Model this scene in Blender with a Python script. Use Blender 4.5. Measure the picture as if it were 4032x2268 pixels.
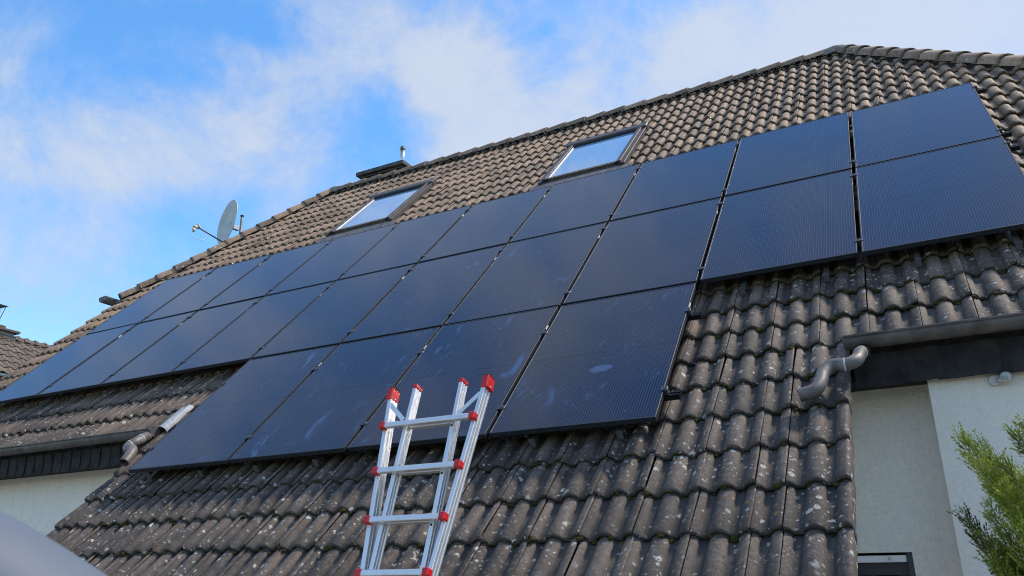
import bpy, bmesh, math, random
import numpy as np
from mathutils import Vector, Matrix

random.seed(7)
rng = np.random.default_rng(7)
for o in list(bpy.data.objects):
    bpy.data.objects.remove(o)
scene = bpy.context.scene
COL = scene.collection

# ------------------------------------------------------------------ camera
CAM = Vector((10.68765, -8.30270, 1.6))
C_RIGHT = Vector((0.8831, 0.4690, -0.0121)); C_UP = Vector((0.1668, -0.2898, 0.9424)); C_BACK = Vector((0.4385, -0.8343, -0.3342))
FPX = 3194.3
cam_data = bpy.data.cameras.new('camera')
cam_data.sensor_fit = 'HORIZONTAL'; cam_data.sensor_width = 36.0
cam_data.lens = 36.0 * FPX / 4032.0
cam_data.clip_start = 0.05; cam_data.clip_end = 2000
cam_data.dof.use_dof = True; cam_data.dof.focus_distance = 8.0; cam_data.dof.aperture_fstop = 8.1
cam = bpy.data.objects.new('camera', cam_data); COL.objects.link(cam)
cm = Matrix((C_RIGHT, C_UP, C_BACK)).transposed()
q_cam = cm.to_quaternion(); q_cam.normalize()
cam.rotation_mode = 'QUATERNION'; cam.rotation_quaternion = q_cam; cam.location = CAM
scene.camera = cam

# ------------------------------------------------------------------ light
SUN_AZ, SUN_EL = math.radians(60), math.radians(54)      # from +Y clockwise: off to the right, a little behind the ridge
sun_dir = Vector((math.cos(SUN_EL) * math.sin(SUN_AZ), math.cos(SUN_EL) * math.cos(SUN_AZ), math.sin(SUN_EL)))
sd = bpy.data.lights.new('sun', 'SUN'); sd.energy = 3.2; sd.angle = math.radians(6); sd.color = (1.0, 0.89, 0.75)
sun = bpy.data.objects.new('sun', sd); COL.objects.link(sun)
sun.rotation_mode = 'QUATERNION'; sun.rotation_quaternion = sun_dir.to_track_quat('Z', 'Y'); sun.location = (0, 0, 30)

scene.view_settings.view_transform = 'Standard'; scene.view_settings.look = 'None'
scene.view_settings.exposure = 0.55; scene.view_settings.gamma = 1.0
scene.view_settings.use_curve_mapping = False
scene.cycles.max_bounces = 6; scene.cycles.filter_width = 1.05
scene.cycles.use_denoising = True

# ------------------------------------------------------------------ node helper
class NT:
    def __init__(self, tree): self.t = tree; self.n = tree.nodes; self.l = tree.links
    def add(self, typ, ins=None, **kw):
        n = self.n.new(typ)
        for k, v in kw.items(): setattr(n, k, v)
        for k, v in (ins or {}).items():
            s = n.inputs[k]
            if isinstance(v, bpy.types.NodeSocket): self.l.new(v, s)
            else: s.default_value = v
        return n
    def math(self, op, a, b=None, c=None, clamp=False):
        n = self.n.new('ShaderNodeMath'); n.operation = op; n.use_clamp = clamp
        for i, v in enumerate((a, b, c)):
            if v is None: continue
            if isinstance(v, bpy.types.NodeSocket): self.l.new(v, n.inputs[i])
            else: n.inputs[i].default_value = v
        return n.outputs[0]
    def vmath(self, op, a, b=None):
        n = self.n.new('ShaderNodeVectorMath'); n.operation = op
        for i, v in enumerate((a, b)):
            if v is None: continue
            if isinstance(v, bpy.types.NodeSocket): self.l.new(v, n.inputs[i])
            else: n.inputs[i].default_value = v
        return n.outputs['Value'] if op in ('DOT_PRODUCT', 'LENGTH') else n.outputs[0]
    def mix(self, f, a, b, blend='MIX'):
        n = self.n.new('ShaderNodeMix'); n.data_type = 'RGBA'; n.blend_type = blend; n.clamp_factor = True
        for i, v in ((0, f), (6, a), (7, b)):
            if isinstance(v, bpy.types.NodeSocket): self.l.new(v, n.inputs[i])
            elif i == 0: n.inputs[i].default_value = v
            else: n.inputs[i].default_value = (*v, 1) if len(v) == 3 else v
        return n.outputs[2]
    def ramp(self, f, lo, hi):
        n = self.n.new('ShaderNodeMapRange'); n.clamp = True; n.interpolation_type = 'SMOOTHSTEP'
        n.inputs['From Min'].default_value = lo; n.inputs['From Max'].default_value = hi
        self.l.new(f, n.inputs['Value']); return n.outputs[0]
    def noise(self, vec, scale, detail=4, rough=0.55, dist=0.0, dim='3D', w=None):
        n = self.add('ShaderNodeTexNoise', {'Scale': scale, 'Detail': detail, 'Roughness': rough, 'Distortion': dist}, noise_dimensions=dim)
        if vec is not None: self.l.new(vec, n.inputs['Vector'])
        if w is not None:
            if isinstance(w, bpy.types.NodeSocket): self.l.new(w, n.inputs['W'])
            else: n.inputs['W'].default_value = w
        return n
    def comb(self, x, y, z):
        return self.add('ShaderNodeCombineXYZ', {0: x, 1: y, 2: z}).outputs[0]
    def sep(self, v):
        n = self.add('ShaderNodeSeparateXYZ', {0: v}); return n.outputs

def pix_dir(u, v):           # pixel of the 4032x2268 photograph -> world direction
    d = C_RIGHT * ((u - 2016) / FPX) - C_UP * ((v - 1134) / FPX) - C_BACK
    return d.normalized()

# ------------------------------------------------------------------ world
world = bpy.data.worlds.new('World'); scene.world = world; world.use_nodes = True
W = NT(world.node_tree); W.n.clear()
SKY_STRENGTH = 0.10
sky = W.add('ShaderNodeTexSky', sky_type='NISHITA'); sky.sun_disc = False
sky.sun_elevation = SUN_EL; sky.sun_rotation = SUN_AZ
sky.altitude = 200; sky.air_density = 1.0; sky.dust_density = 0.25; sky.ozone_density = 2.5
gen = W.add('ShaderNodeTexCoord').outputs['Generated']
dx, dy, dz = W.sep(gen)
zc = W.math('ADD', W.math('MAXIMUM', dz, 0.0), 0.22)
pl = W.comb(W.math('DIVIDE', dx, zc), W.math('DIVIDE', dy, zc), 0.0)
warp = W.noise(pl, 1.3, 3).outputs['Color']
plw = W.vmath('ADD', pl, W.vmath('MULTIPLY', W.vmath('SUBTRACT', warp, (0.5, 0.5, 0.5)), (0.55, 0.55, 0.0)))
n1 = W.noise(plw, 1.15, 7, 0.58).outputs['Fac']
n2 = W.noise(gen, 5.5, 10, 0.68, 0.25).outputs['Fac']
field = W.math('ADD', W.math('MULTIPLY', W.math('SUBTRACT', n1, 0.5), 0.9), W.math('MULTIPLY_ADD', W.math('SUBTRACT', n2, 0.5), 2.4, 0.20))
# the cloud banks seen above the roof: (u, v, half width, half height, tilt in degrees, amount)
BANKS = [(230, 380, 430, 90, 4, 0.42), (60, 120, 190, 70, 10, 0.30), (1190, 240, 150, 190, 0, 0.46), (1150, 430, 260, 70, -25, 0.24),
         (1750, 190, 560, 170, -14, 0.36), (2350, 100, 420, 170, -4, 0.46), (900, 90, 170, 110, 0, 0.36), (80, 640, 230, 90, 0, 0.28), (620, 160, 120, 50, 10, .26),
         (900, 380, 1000, 420, 0, -0.13), (930, 340, 110, 120, 0, -0.30), (440, 110, 340, 110, 8, -0.42), (700, 60, 120, 60, 0, -0.2), (560, 570, 330, 80, -20, -0.30), (1600, 120, 260, 90, -10, 0.16), (1330, 110, 60, 90, 30, -0.22), (2050, 40, 200, 60, 0, -0.12)]
acc = field
for (u, v, ru, rv, tilt, amt) in BANKS:
    k = 1.5652; c = pix_dir(u * k, v * k)
    r1 = (C_RIGHT - c * c.dot(C_RIGHT)).normalized(); r2 = c.cross(r1).normalized()
    a = math.radians(tilt); t1 = r1 * math.cos(a) + r2 * math.sin(a); t2 = r2 * math.cos(a) - r1 * math.sin(a)
    t1 = t1 / (ru * k / FPX); t2 = t2 / (rv * k / FPX)
    A = W.vmath('DOT_PRODUCT', gen, tuple(t1)); Bv = W.vmath('DOT_PRODUCT', gen, tuple(t2)); F = W.vmath('DOT_PRODUCT', gen, tuple(c))
    r2s = W.math('ADD', W.math('MULTIPLY', A, A), W.math('MULTIPLY', Bv, Bv))
    g = W.math('DIVIDE', 1.0, W.math('ADD', 1.0, W.math('MULTIPLY', r2s, r2s)))
    g = W.math('MULTIPLY', g, W.math('GREATER_THAN', F, 0.0))
    acc = W.math('ADD', acc, W.math('MULTIPLY', g, amt))
mask = W.ramp(acc, -0.24, 0.74)
mask = W.math('MULTIPLY_ADD', mask, 0.86, 0.02)
tint = W.add('ShaderNodeHueSaturation', {'Saturation': 1.26, 'Value': 1.0, 'Color': sky.outputs[0]}).outputs[0]
skyc = W.mix(1.0, tint, (2.3, 2.25, 2.15), 'MULTIPLY')
ccol = W.mix(W.ramp(acc, 0.1, 0.95), (4.0, 4.5, 5.5), (4.55, 5.0, 5.75))
W_col = W.mix(mask, skyc, ccol)
bg = W.add('ShaderNodeBackground', {'Color': W_col, 'Strength': SKY_STRENGTH})
wo = W.add('ShaderNodeOutputWorld', {'Surface': bg.outputs[0]})

# ------------------------------------------------------------------ materials
MATS = {}
def mat(name, color=(0.5, 0.5, 0.5), rough=0.6, metal=0.0, spec=0.5, noise=0.0, nscale=20.0, bump=0.0, bscale=80.0, stain=None, sscale=3.0):
    if name in MATS: return MATS[name]
    m = bpy.data.materials.new(name); m.use_nodes = True
    N = NT(m.node_tree); b = N.n['Principled BSDF']
    pos = N.add('ShaderNodeNewGeometry').outputs['Position']
    col = (*color, 1)
    b.inputs['Roughness'].default_value = rough; b.inputs['Metallic'].default_value = metal; b.inputs['Specular IOR Level'].default_value = spec
    src = None
    if noise:
        f = N.ramp(N.noise(pos, nscale, 6, 0.6).outputs['Fac'], 0.3, 0.7)
        src = N.mix(f, tuple(c * (1 - noise) for c in color), tuple(min(1, c * (1 + noise)) for c in color))
    if stain:
        f2 = N.ramp(N.noise(pos, sscale, 7, 0.65, 0.5).outputs['Fac'], 0.5, 0.72)
        src = N.mix(N.math('MULTIPLY', f2, stain[1]), src if src is not None else color, stain[0])
    if src is not None: N.l.new(src, b.inputs['Base Color'])
    else: b.inputs['Base Color'].default_value = col
    if bump:
        h = N.noise(pos, bscale, 5, 0.6).outputs['Fac']
        bp = N.add('ShaderNodeBump', {'Strength': bump, 'Distance': 0.014, 'Height': h}); N.l.new(bp.outputs[0], b.inputs['Normal'])
    MATS[name] = m; return m

def streaks(m, colr, amt):
    N = NT(m.node_tree); b = N.n['Principled BSDF']; pos = N.add('ShaderNodeNewGeometry').outputs['Position']
    mp = N.add('ShaderNodeMapping', {'Vector': pos, 'Scale': (9, 9, 0.7)}).outputs[0]
    f = N.math('MULTIPLY', N.ramp(N.noise(mp, 1.0, 5, 0.6).outputs['Fac'], 0.52, 0.75), amt)
    old = b.inputs['Base Color'].links[0].from_socket
    N.l.new(N.mix(f, old, colr), b.inputs['Base Color'])
def tile_material(name, base_a, base_b, lichen=1.0):
    m = bpy.data.materials.new(name); m.use_nodes = True
    N = NT(m.node_tree); b = N.n['Principled BSDF']
    pos = N.add('ShaderNodeNewGeometry').outputs['Position']
    tv = N.add('ShaderNodeAttribute', attribute_name='tv').outputs['Fac']      # 0 at the nose, 1 under the next course
    th = N.add('ShaderNodeAttribute', attribute_name='th').outputs['Fac']      # 0 in the trough, 1 on the roll
    tr = N.add('ShaderNodeAttribute', attribute_name='trand').outputs['Fac']
    ob = N.add('ShaderNodeObjectInfo').outputs['Random']
    rnd = N.math('FRACT', N.math('ADD', tr, ob))
    off = N.comb(N.math('MULTIPLY', rnd, 37.0), N.math('MULTIPLY', rnd, 61.0), N.math('MULTIPLY', rnd, 17.0))
    p = N.vmath('ADD', pos, off)
    # body colour: each tile a little different, blotched
    big = N.noise(pos, 0.55, 4, 0.6).outputs['Fac']
    v1 = N.noise(p, 9.0, 6, 0.65).outputs['Fac']
    f = N.math('ADD', N.math('MULTIPLY', rnd, 0.42), N.math('ADD', N.math('MULTIPLY', v1, 0.60), N.math('MULTIPLY', big, 0.25)))
    col = N.mix(N.ramp(f, 0.30, 0.92), base_a, base_b)
    # the higher courses are tinted sandy brown, the low ones darker grey
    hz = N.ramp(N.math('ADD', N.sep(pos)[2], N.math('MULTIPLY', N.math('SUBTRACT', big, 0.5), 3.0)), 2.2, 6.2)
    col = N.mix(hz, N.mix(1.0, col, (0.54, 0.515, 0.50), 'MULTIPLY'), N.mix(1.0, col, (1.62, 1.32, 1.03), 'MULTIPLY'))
    warm = N.ramp(rnd, 0.86, 0.99)
    col = N.mix(N.math('MULTIPLY', warm, 0.30), col, (0.155, 0.105, 0.085))
    # troughs collect dirt, crests weather pale with dark pitting
    dirt = N.math('MULTIPLY', N.math('SUBTRACT', 1.0, N.ramp(th, 0.0, 0.85)), N.math('MULTIPLY_ADD', N.ramp(N.noise(p, 6.0, 5, 0.65).outputs['Fac'], 0.30, 0.60), 0.85, 0.15))
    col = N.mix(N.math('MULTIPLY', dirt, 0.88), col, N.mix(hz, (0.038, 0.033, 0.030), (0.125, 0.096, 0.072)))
    pale = N.math('MULTIPLY', N.ramp(N.noise(p, 28.0, 6, 0.7).outputs['Fac'], 0.48, 0.72), N.math('MULTIPLY_ADD', th, 0.8, 0.2))
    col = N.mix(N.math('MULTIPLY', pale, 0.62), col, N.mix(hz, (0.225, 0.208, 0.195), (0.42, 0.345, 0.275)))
    pit = N.ramp(N.noise(p, 62.0, 5, 0.65).outputs['Fac'], 0.54, 0.68)
    col = N.mix(N.math('MULTIPLY', pit, 0.72), col, (0.03, 0.027, 0.025))
    run = N.add('ShaderNodeMapping', {'Vector': p, 'Scale': (26, 2.2, 2.2)}).outputs[0]
    strk = N.ramp(N.noise(run, 1.0, 4, 0.6).outputs['Fac'], 0.52, 0.72)
    col = N.mix(N.math('MULTIPLY', strk, 0.40), col, (0.045, 0.040, 0.037))
    # dark algae along the nose
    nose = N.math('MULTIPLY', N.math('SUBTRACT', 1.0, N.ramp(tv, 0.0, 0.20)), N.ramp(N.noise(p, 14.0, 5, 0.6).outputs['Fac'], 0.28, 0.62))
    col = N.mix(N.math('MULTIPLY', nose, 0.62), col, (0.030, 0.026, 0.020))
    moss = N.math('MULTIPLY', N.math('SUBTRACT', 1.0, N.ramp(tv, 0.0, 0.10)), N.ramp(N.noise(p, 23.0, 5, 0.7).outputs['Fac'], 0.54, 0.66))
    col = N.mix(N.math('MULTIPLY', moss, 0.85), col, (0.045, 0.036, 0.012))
    # lichen: ragged white blots, fine specks, a few yellow-green and orange rosettes
    wob = N.vmath('ADD', p, N.vmath('MULTIPLY', N.vmath('SUBTRACT', N.noise(p, 70.0, 5, 0.7).outputs['Color'], (0.5, 0.5, 0.5)), (0.042, 0.042, 0.042)))
    def spots(scale, rad, keep, shift):
        vo = N.add('ShaderNodeTexVoronoi', {'Vector': N.vmath('ADD', wob, (shift, shift * 1.7, shift * .3)), 'Scale': scale, 'Randomness': 1.0})
        rr, gg, bb = N.sep(vo.outputs['Color'])
        ok = N.math('GREATER_THAN', rr, 1 - keep)
        size = N.math('MULTIPLY_ADD', gg, rad * 0.75, rad * 0.25)
        d = N.math('SUBTRACT', size, vo.outputs['Distance'])
        return N.math('MULTIPLY', ok, N.ramp(d, 0.0, 0.05)), bb
    patchy = N.ramp(N.noise(pos, 2.3, 4, 0.65).outputs['Fac'], 0.33, 0.60)
    w1, _ = spots(14.0, 0.31, 0.58, 0.0); w2, _ = spots(34.0, 0.36, 0.62, 3.1); w3, _ = spots(6.0, 0.17, 0.12, 9.3); w4, _ = spots(13.0, 0.20, 0.12, 5.7)
    k1 = N.math('MULTIPLY', N.math('MULTIPLY', w1, patchy), 0.92 * lichen); k2 = N.math('MULTIPLY', N.math('MULTIPLY', w2, patchy), 0.85 * lichen)
    holes = N.ramp(N.noise(p, 120.0, 3, 0.7).outputs['Fac'], 0.36, 0.52)
    k1 = N.math('MULTIPLY', k1, holes)
    fine = N.math('MULTIPLY_ADD', N.noise(p, 160.0, 2).outputs['Fac'], 0.6, 0.7)
    white = N.mix(1.0, (0.62, 0.62, 0.57), N.comb(fine, fine, fine), 'MULTIPLY')
    col = N.mix(k1, col, white); col = N.mix(k2, col, (0.42, 0.41, 0.37))
    col = N.mix(N.math('MULTIPLY', w3, 0.75 * lichen), col, (0.52, 0.54, 0.38))
    col = N.mix(N.math('MULTIPLY', w4, 0.70 * lichen), col, (0.30, 0.145, 0.035))
    N.l.new(col, b.inputs['Base Color'])
    b.inputs['Roughness'].default_value = 0.72; b.inputs['Specular IOR Level'].default_value = 0.42
    h = N.math('ADD', N.math('MULTIPLY', N.noise(p, 130.0, 4, 0.65).outputs['Fac'], 0.6), N.math('ADD', N.math('MULTIPLY', N.noise(p, 32.0, 4, 0.6).outputs['Fac'], 0.9), N.math('MULTIPLY', k1, 0.35)))
    bp = N.add('ShaderNodeBump', {'Strength': 0.8, 'Distance': 0.007, 'Height': h}); N.l.new(bp.outputs[0], b.inputs['Normal'])
    return m

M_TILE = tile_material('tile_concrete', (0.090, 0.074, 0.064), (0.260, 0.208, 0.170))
M_TILE_N = tile_material('tile_neighbour', (0.030, 0.028, 0.027), (0.075, 0.067, 0.060), 0.8)

MARK = (0.70, 0.64)
def glass_cells():
    m = bpy.data.materials.new('solar_cells'); m.use_nodes = True
    N = NT(m.node_tree); b = N.n['Principled BSDF']
    uv = N.add('ShaderNodeUVMap', uv_map='UVMap').outputs[0]         # metres on the panel
    ux, uy, _ = N.sep(uv)
    oi = N.add('ShaderNodeObjectInfo'); ob = oi.outputs['Random']
    dustamt = N.sep(oi.outputs['Color'])[0]
    def line(x, period, width, phase=0.0):
        fr = N.math('FRACT', N.math('DIVIDE', N.math('ADD', x, phase), period))
        return N.math('LESS_THAN', N.math('ABSOLUTE', N.math('SUBTRACT', fr, 0.5)), width / period / 2)
    bus = line(ux, 0.0183, 0.0016)
    dash = N.math('MULTIPLY', N.math('GREATER_THAN', N.math('FRACT', N.math('DIVIDE', uy, 0.0185)), 0.35), bus)
    cellx = line(ux, 0.1830, 0.003); celly = line(uy, 0.0925, 0.0022)
    midl = N.math('LESS_THAN', N.math('ABSOLUTE', N.math('SUBTRACT', uy, 0.858)), 0.007)
    cn = N.noise(N.comb(N.math('FLOOR', N.math('DIVIDE', ux, 0.183)), N.math('FLOOR', N.math('DIVIDE', uy, 0.0925)), N.math('MULTIPLY', ob, 50)), 3.7, 1).outputs['Fac']
    col = N.mix(cn, (0.0028, 0.0050, 0.0165), (0.0056, 0.0092, 0.0265))
    col = N.mix(N.math('MAXIMUM', cellx, celly), col, (0.003, 0.0035, 0.006))
    col = N.mix(N.math('MULTIPLY', bus, 0.55), col, (0.055, 0.063, 0.088))
    col = N.mix(N.math('MULTIPLY', dash, 0.65), col, (0.15, 0.16, 0.19))
    col = N.mix(midl, col, (0.002, 0.0025, 0.004))
    # dust film, wiped smears and hand marks left by the fitters
    p = N.vmath('ADD', uv, N.comb(N.math('MULTIPLY', ob, 91.0), N.math('MULTIPLY', ob, 53.0), 0.0))
    rot = N.add('ShaderNodeMapping', {'Vector': p, 'Rotation': (0, 0, 0.35), 'Scale': (2.1, 0.75, 1)}).outputs[0]
    sm = N.ramp(N.noise(rot, 2.6, 3, 0.55, 0.4).outputs['Fac'], 0.63, 0.70)
    sm = N.math('MULTIPLY', sm, N.ramp(N.noise(p, 3.0, 2).outputs['Fac'], 0.42, 0.60))
    rot2 = N.add('ShaderNodeMapping', {'Vector': p, 'Rotation': (0, 0, 0.5), 'Scale': (3.6, 1.0, 1)}).outputs[0]
    sc = N.ramp(N.noise(rot2, 6.0, 7, 0.75, 1.2).outputs['Fac'], 0.54, 0.64)
    sc = N.math('MULTIPLY', sc, N.ramp(N.noise(p, 2.1, 2).outputs['Fac'], 0.50, 0.66))
    smear = N.math('MULTIPLY', N.math('MAXIMUM', N.math('MULTIPLY', sm, 0.9), N.math('MULTIPLY', sc, 0.75)), dustamt)
    fl = N.sep(oi.outputs['Color'])[1]
    wuv = N.vmath('ADD', uv, N.vmath('MULTIPLY', N.vmath('SUBTRACT', N.noise(uv, 9.0, 4, 0.6).outputs['Color'], (0.5, 0.5, 0.5)), (0.10, 0.10, 0.0)))
    wx, wy, _ = N.sep(wuv)
    ex = N.math('DIVIDE', N.math('SUBTRACT', wx, MARK[0]), 0.085); ey = N.math('DIVIDE', N.math('SUBTRACT', wy, MARK[1]), 0.055)
    blob = N.math('SUBTRACT', 1.0, N.ramp(N.math('ADD', N.math('MULTIPLY', ex, ex), N.math('MULTIPLY', ey, ey)), 0.45, 1.0))
    smear = N.math('MAXIMUM', smear, N.math('MULTIPLY', blob, N.math('MULTIPLY', fl, 0.85)))
    speck = N.add('ShaderNodeTexVoronoi', {'Vector': p, 'Scale': 7.0})
    spk = N.math('MULTIPLY', N.math('LESS_THAN', speck.outputs['Distance'], 0.022), N.math('GREATER_THAN', N.sep(speck.outputs['Color'])[0], 0.72))
    film = N.math('MULTIPLY_ADD', N.ramp(N.noise(p, 1.4, 4, 0.6).outputs['Fac'], 0.25, 0.8), 0.007, 0.002)
    col = N.mix(film, col, (0.34, 0.37, 0.44))
    col = N.mix(N.math('MULTIPLY', smear, 0.32), col, (0.10, 0.22, 0.48))
    col = N.mix(N.math('MULTIPLY', spk, 0.7), col, (0.45, 0.46, 0.48))
    N.l.new(col, b.inputs['Base Color'])
    r = N.math('MULTIPLY_ADD', smear, 0.25, N.math('MULTIPLY_ADD', film, 3.0, 0.075))
    N.l.new(r, b.inputs['Roughness'])
    b.inputs['Specular Tint'].default_value = (0.68, 0.80, 1.0, 1)
    b.inputs['IOR'].default_value = 1.5; b.inputs['Specular IOR Level'].default_value = 0.52
    return m
M_CELL = glass_cells()
M_FRAME = mat('panel_frame', (0.018, 0.023, 0.034), 0.50, 0.2, 0.5, 0.25, 30)
M_RAIL = mat('rail_black', (0.012, 0.013, 0.016), 0.45, 0.5)
M_CLAMP = mat('clamp_grey', (0.06, 0.07, 0.09), 0.45, 0.5)
M_HOOK = mat('hook_steel', (0.16, 0.17, 0.18), 0.45, 0.6, 0.5, 0.2, 40)
M_STICK = mat('sticker_white', (0.80, 0.80, 0.80), 0.5)
M_DECK = mat('roof_deck', (0.030, 0.026, 0.023), 0.9, noise=0.3, nscale=6)
M_ZINC = mat('zinc_weathered', (0.085, 0.076, 0.070), 0.55, 0.1, 0.4, 0.35, 9, 0.15, 40, ((0.16, 0.155, 0.15), 0.6), 4)
M_ZINC_P = mat('zinc_pipe', (0.125, 0.112, 0.105), 0.5, 0.15, 0.45, 0.35, 7, 0.2, 50, ((0.27, 0.28, 0.30), 0.75), 6)
M_LIME = mat('limescale', (0.50, 0.52, 0.48), 0.8, noise=0.3, nscale=120)
M_LEAD = mat('sheet_bright', (0.30, 0.33, 0.36), 0.6, 0.1, 0.5, 0.2, 25, 0.3, 18)
M_SLATE = mat('slate_dark', (0.024, 0.023, 0.024), 0.8, 0.0, 0.2, 0.45, 8, 0.4, 60)
M_WALL = mat('render_wall', (0.80, 0.755, 0.68), 0.9, 0, 0.2, 0.06, 45, 0.75, 60, ((0.50, 0.50, 0.47), 0.22), 1.2)
M_WALL2 = mat('render_wall_front', (0.70, 0.665, 0.60), 0.9, 0, 0.2, 0.05, 45, 0.6, 70, ((0.58, 0.58, 0.56), 0.2), 1.5)
streaks(M_WALL, (0.50, 0.46, 0.38), 0.30); streaks(M_WALL2, (0.52, 0.49, 0.43), 0.25)
M_ANTH = mat('anthracite', (0.030, 0.034, 0.040), 0.45)
M_WHITE = mat('white_pvc', (0.78, 0.78, 0.77), 0.4)
M_GLASSDARK = mat('window_glass', (0.012, 0.014, 0.016), 0.04, 0.0, 0.8)
M_WINMETAL = mat('roof_window_cladding', (0.085, 0.072, 0.068), 0.5, 0.35, 0.5, 0.25, 20, 0.1, 30, ((0.14, 0.12, 0.11), 0.6), 4)
M_WINDIRT = mat('roof_window_dirty', (0.11, 0.095, 0.075), 0.8, 0.0, 0.3, 0.5, 30)
M_MOSS = mat('moss', (0.050, 0.042, 0.014), 0.95, 0, 0.1, 0.6, 60, 0.8, 120)
M_CHIM = mat('chimney_slab', (0.075, 0.078, 0.080), 0.8, 0, 0.3, 0.4, 5, 0.3, 30, ((0.13, 0.12, 0.11), 0.6), 4)
M_STEEL = mat('stainless', (0.62, 0.60, 0.57), 0.28, 0.9, 0.5, 0.15, 15)
M_BLACK = mat('black_rubber', (0.012, 0.012, 0.013), 0.7)
M_DISH = mat('dish_grey', (0.46, 0.48, 0.47), 0.5, 0.0, 0.5, 0.12, 6)
M_DISHARM = mat('dish_arm', (0.09, 0.085, 0.10), 0.5, 0.4)
M_CREAM = mat('lnb_cream', (0.52, 0.49, 0.38), 0.55)
M_CABLE = mat('cable_white', (0.6, 0.6, 0.6), 0.5)
M_TERRA = mat('terracotta', (0.42, 0.24, 0.15), 0.85, noise=0.2, nscale=20)
def pane_mat():
    m = bpy.data.materials.new('roof_pane'); m.use_nodes = True; N = NT(m.node_tree); b = N.n['Principled BSDF']
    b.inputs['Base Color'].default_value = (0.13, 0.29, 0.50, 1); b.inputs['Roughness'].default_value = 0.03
    b.inputs['IOR'].default_value = 1.9; b.inputs['Specular IOR Level'].default_value = 0.6
    b.inputs['Coat Weight'].default_value = 1.0; b.inputs['Coat IOR'].default_value = 1.7; b.inputs['Coat Roughness'].default_value = 0.02
    return m
M_PANE = pane_mat()
def alu_mat():
    m = bpy.data.materials.new('ladder_aluminium'); m.use_nodes = True; N = NT(m.node_tree); b = N.n['Principled BSDF']
    pos = N.add('ShaderNodeNewGeometry').outputs['Position']
    mp = N.add('ShaderNodeMapping', {'Vector': pos, 'Scale': (30, 6, 3)}).outputs[0]
    f = N.noise(mp, 4, 6, 0.65).outputs['Fac']
    smu = N.ramp(N.noise(pos, 26, 5, 0.7).outputs['Fac'], 0.55, 0.75)
    col = N.mix(f, (0.62, 0.62, 0.62), (0.80, 0.79, 0.77)); col = N.mix(N.math('MULTIPLY', smu, 0.35), col, (0.36, 0.36, 0.36))
    N.l.new(col, b.inputs['Base Color']); b.inputs['Metallic'].default_value = 0.72
    N.l.new(N.math('MULTIPLY_ADD', f, 0.22, 0.30), b.inputs['Roughness'])
    return m
M_ALU = alu_mat()
M_RED = mat('ladder_red', (0.50, 0.010, 0.014), 0.42, 0, 0.5, 0.15, 60)
M_GRASS = mat('ground_grass', (0.06, 0.085, 0.030), 0.95, 0, 0.2, 0.5, 2.0, 0.5, 30)
M_PAVE = mat('terrace_paving', (0.26, 0.245, 0.225), 0.85, 0, 0.3, 0.25, 4, 0.3, 40)
M_VAN = mat('pale_grey_paint', (0.105, 0.125, 0.16), 0.6, 0.0, 0.3, 0.04, 6)
M_NWALL = mat('neighbour_wall', (0.16, 0.19, 0.23), 0.85, noise=0.1)
M_NCHIM = mat('neighbour_chimney', (0.20, 0.195, 0.19), 0.85, noise=0.3, nscale=8)
M_NBRN = mat('neighbour_slab', (0.07, 0.05, 0.045), 0.7, noise=0.3, nscale=8)
M_NZINC = mat('neighbour_gutter', (0.30, 0.40, 0.46), 0.4, 0.3)

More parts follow.
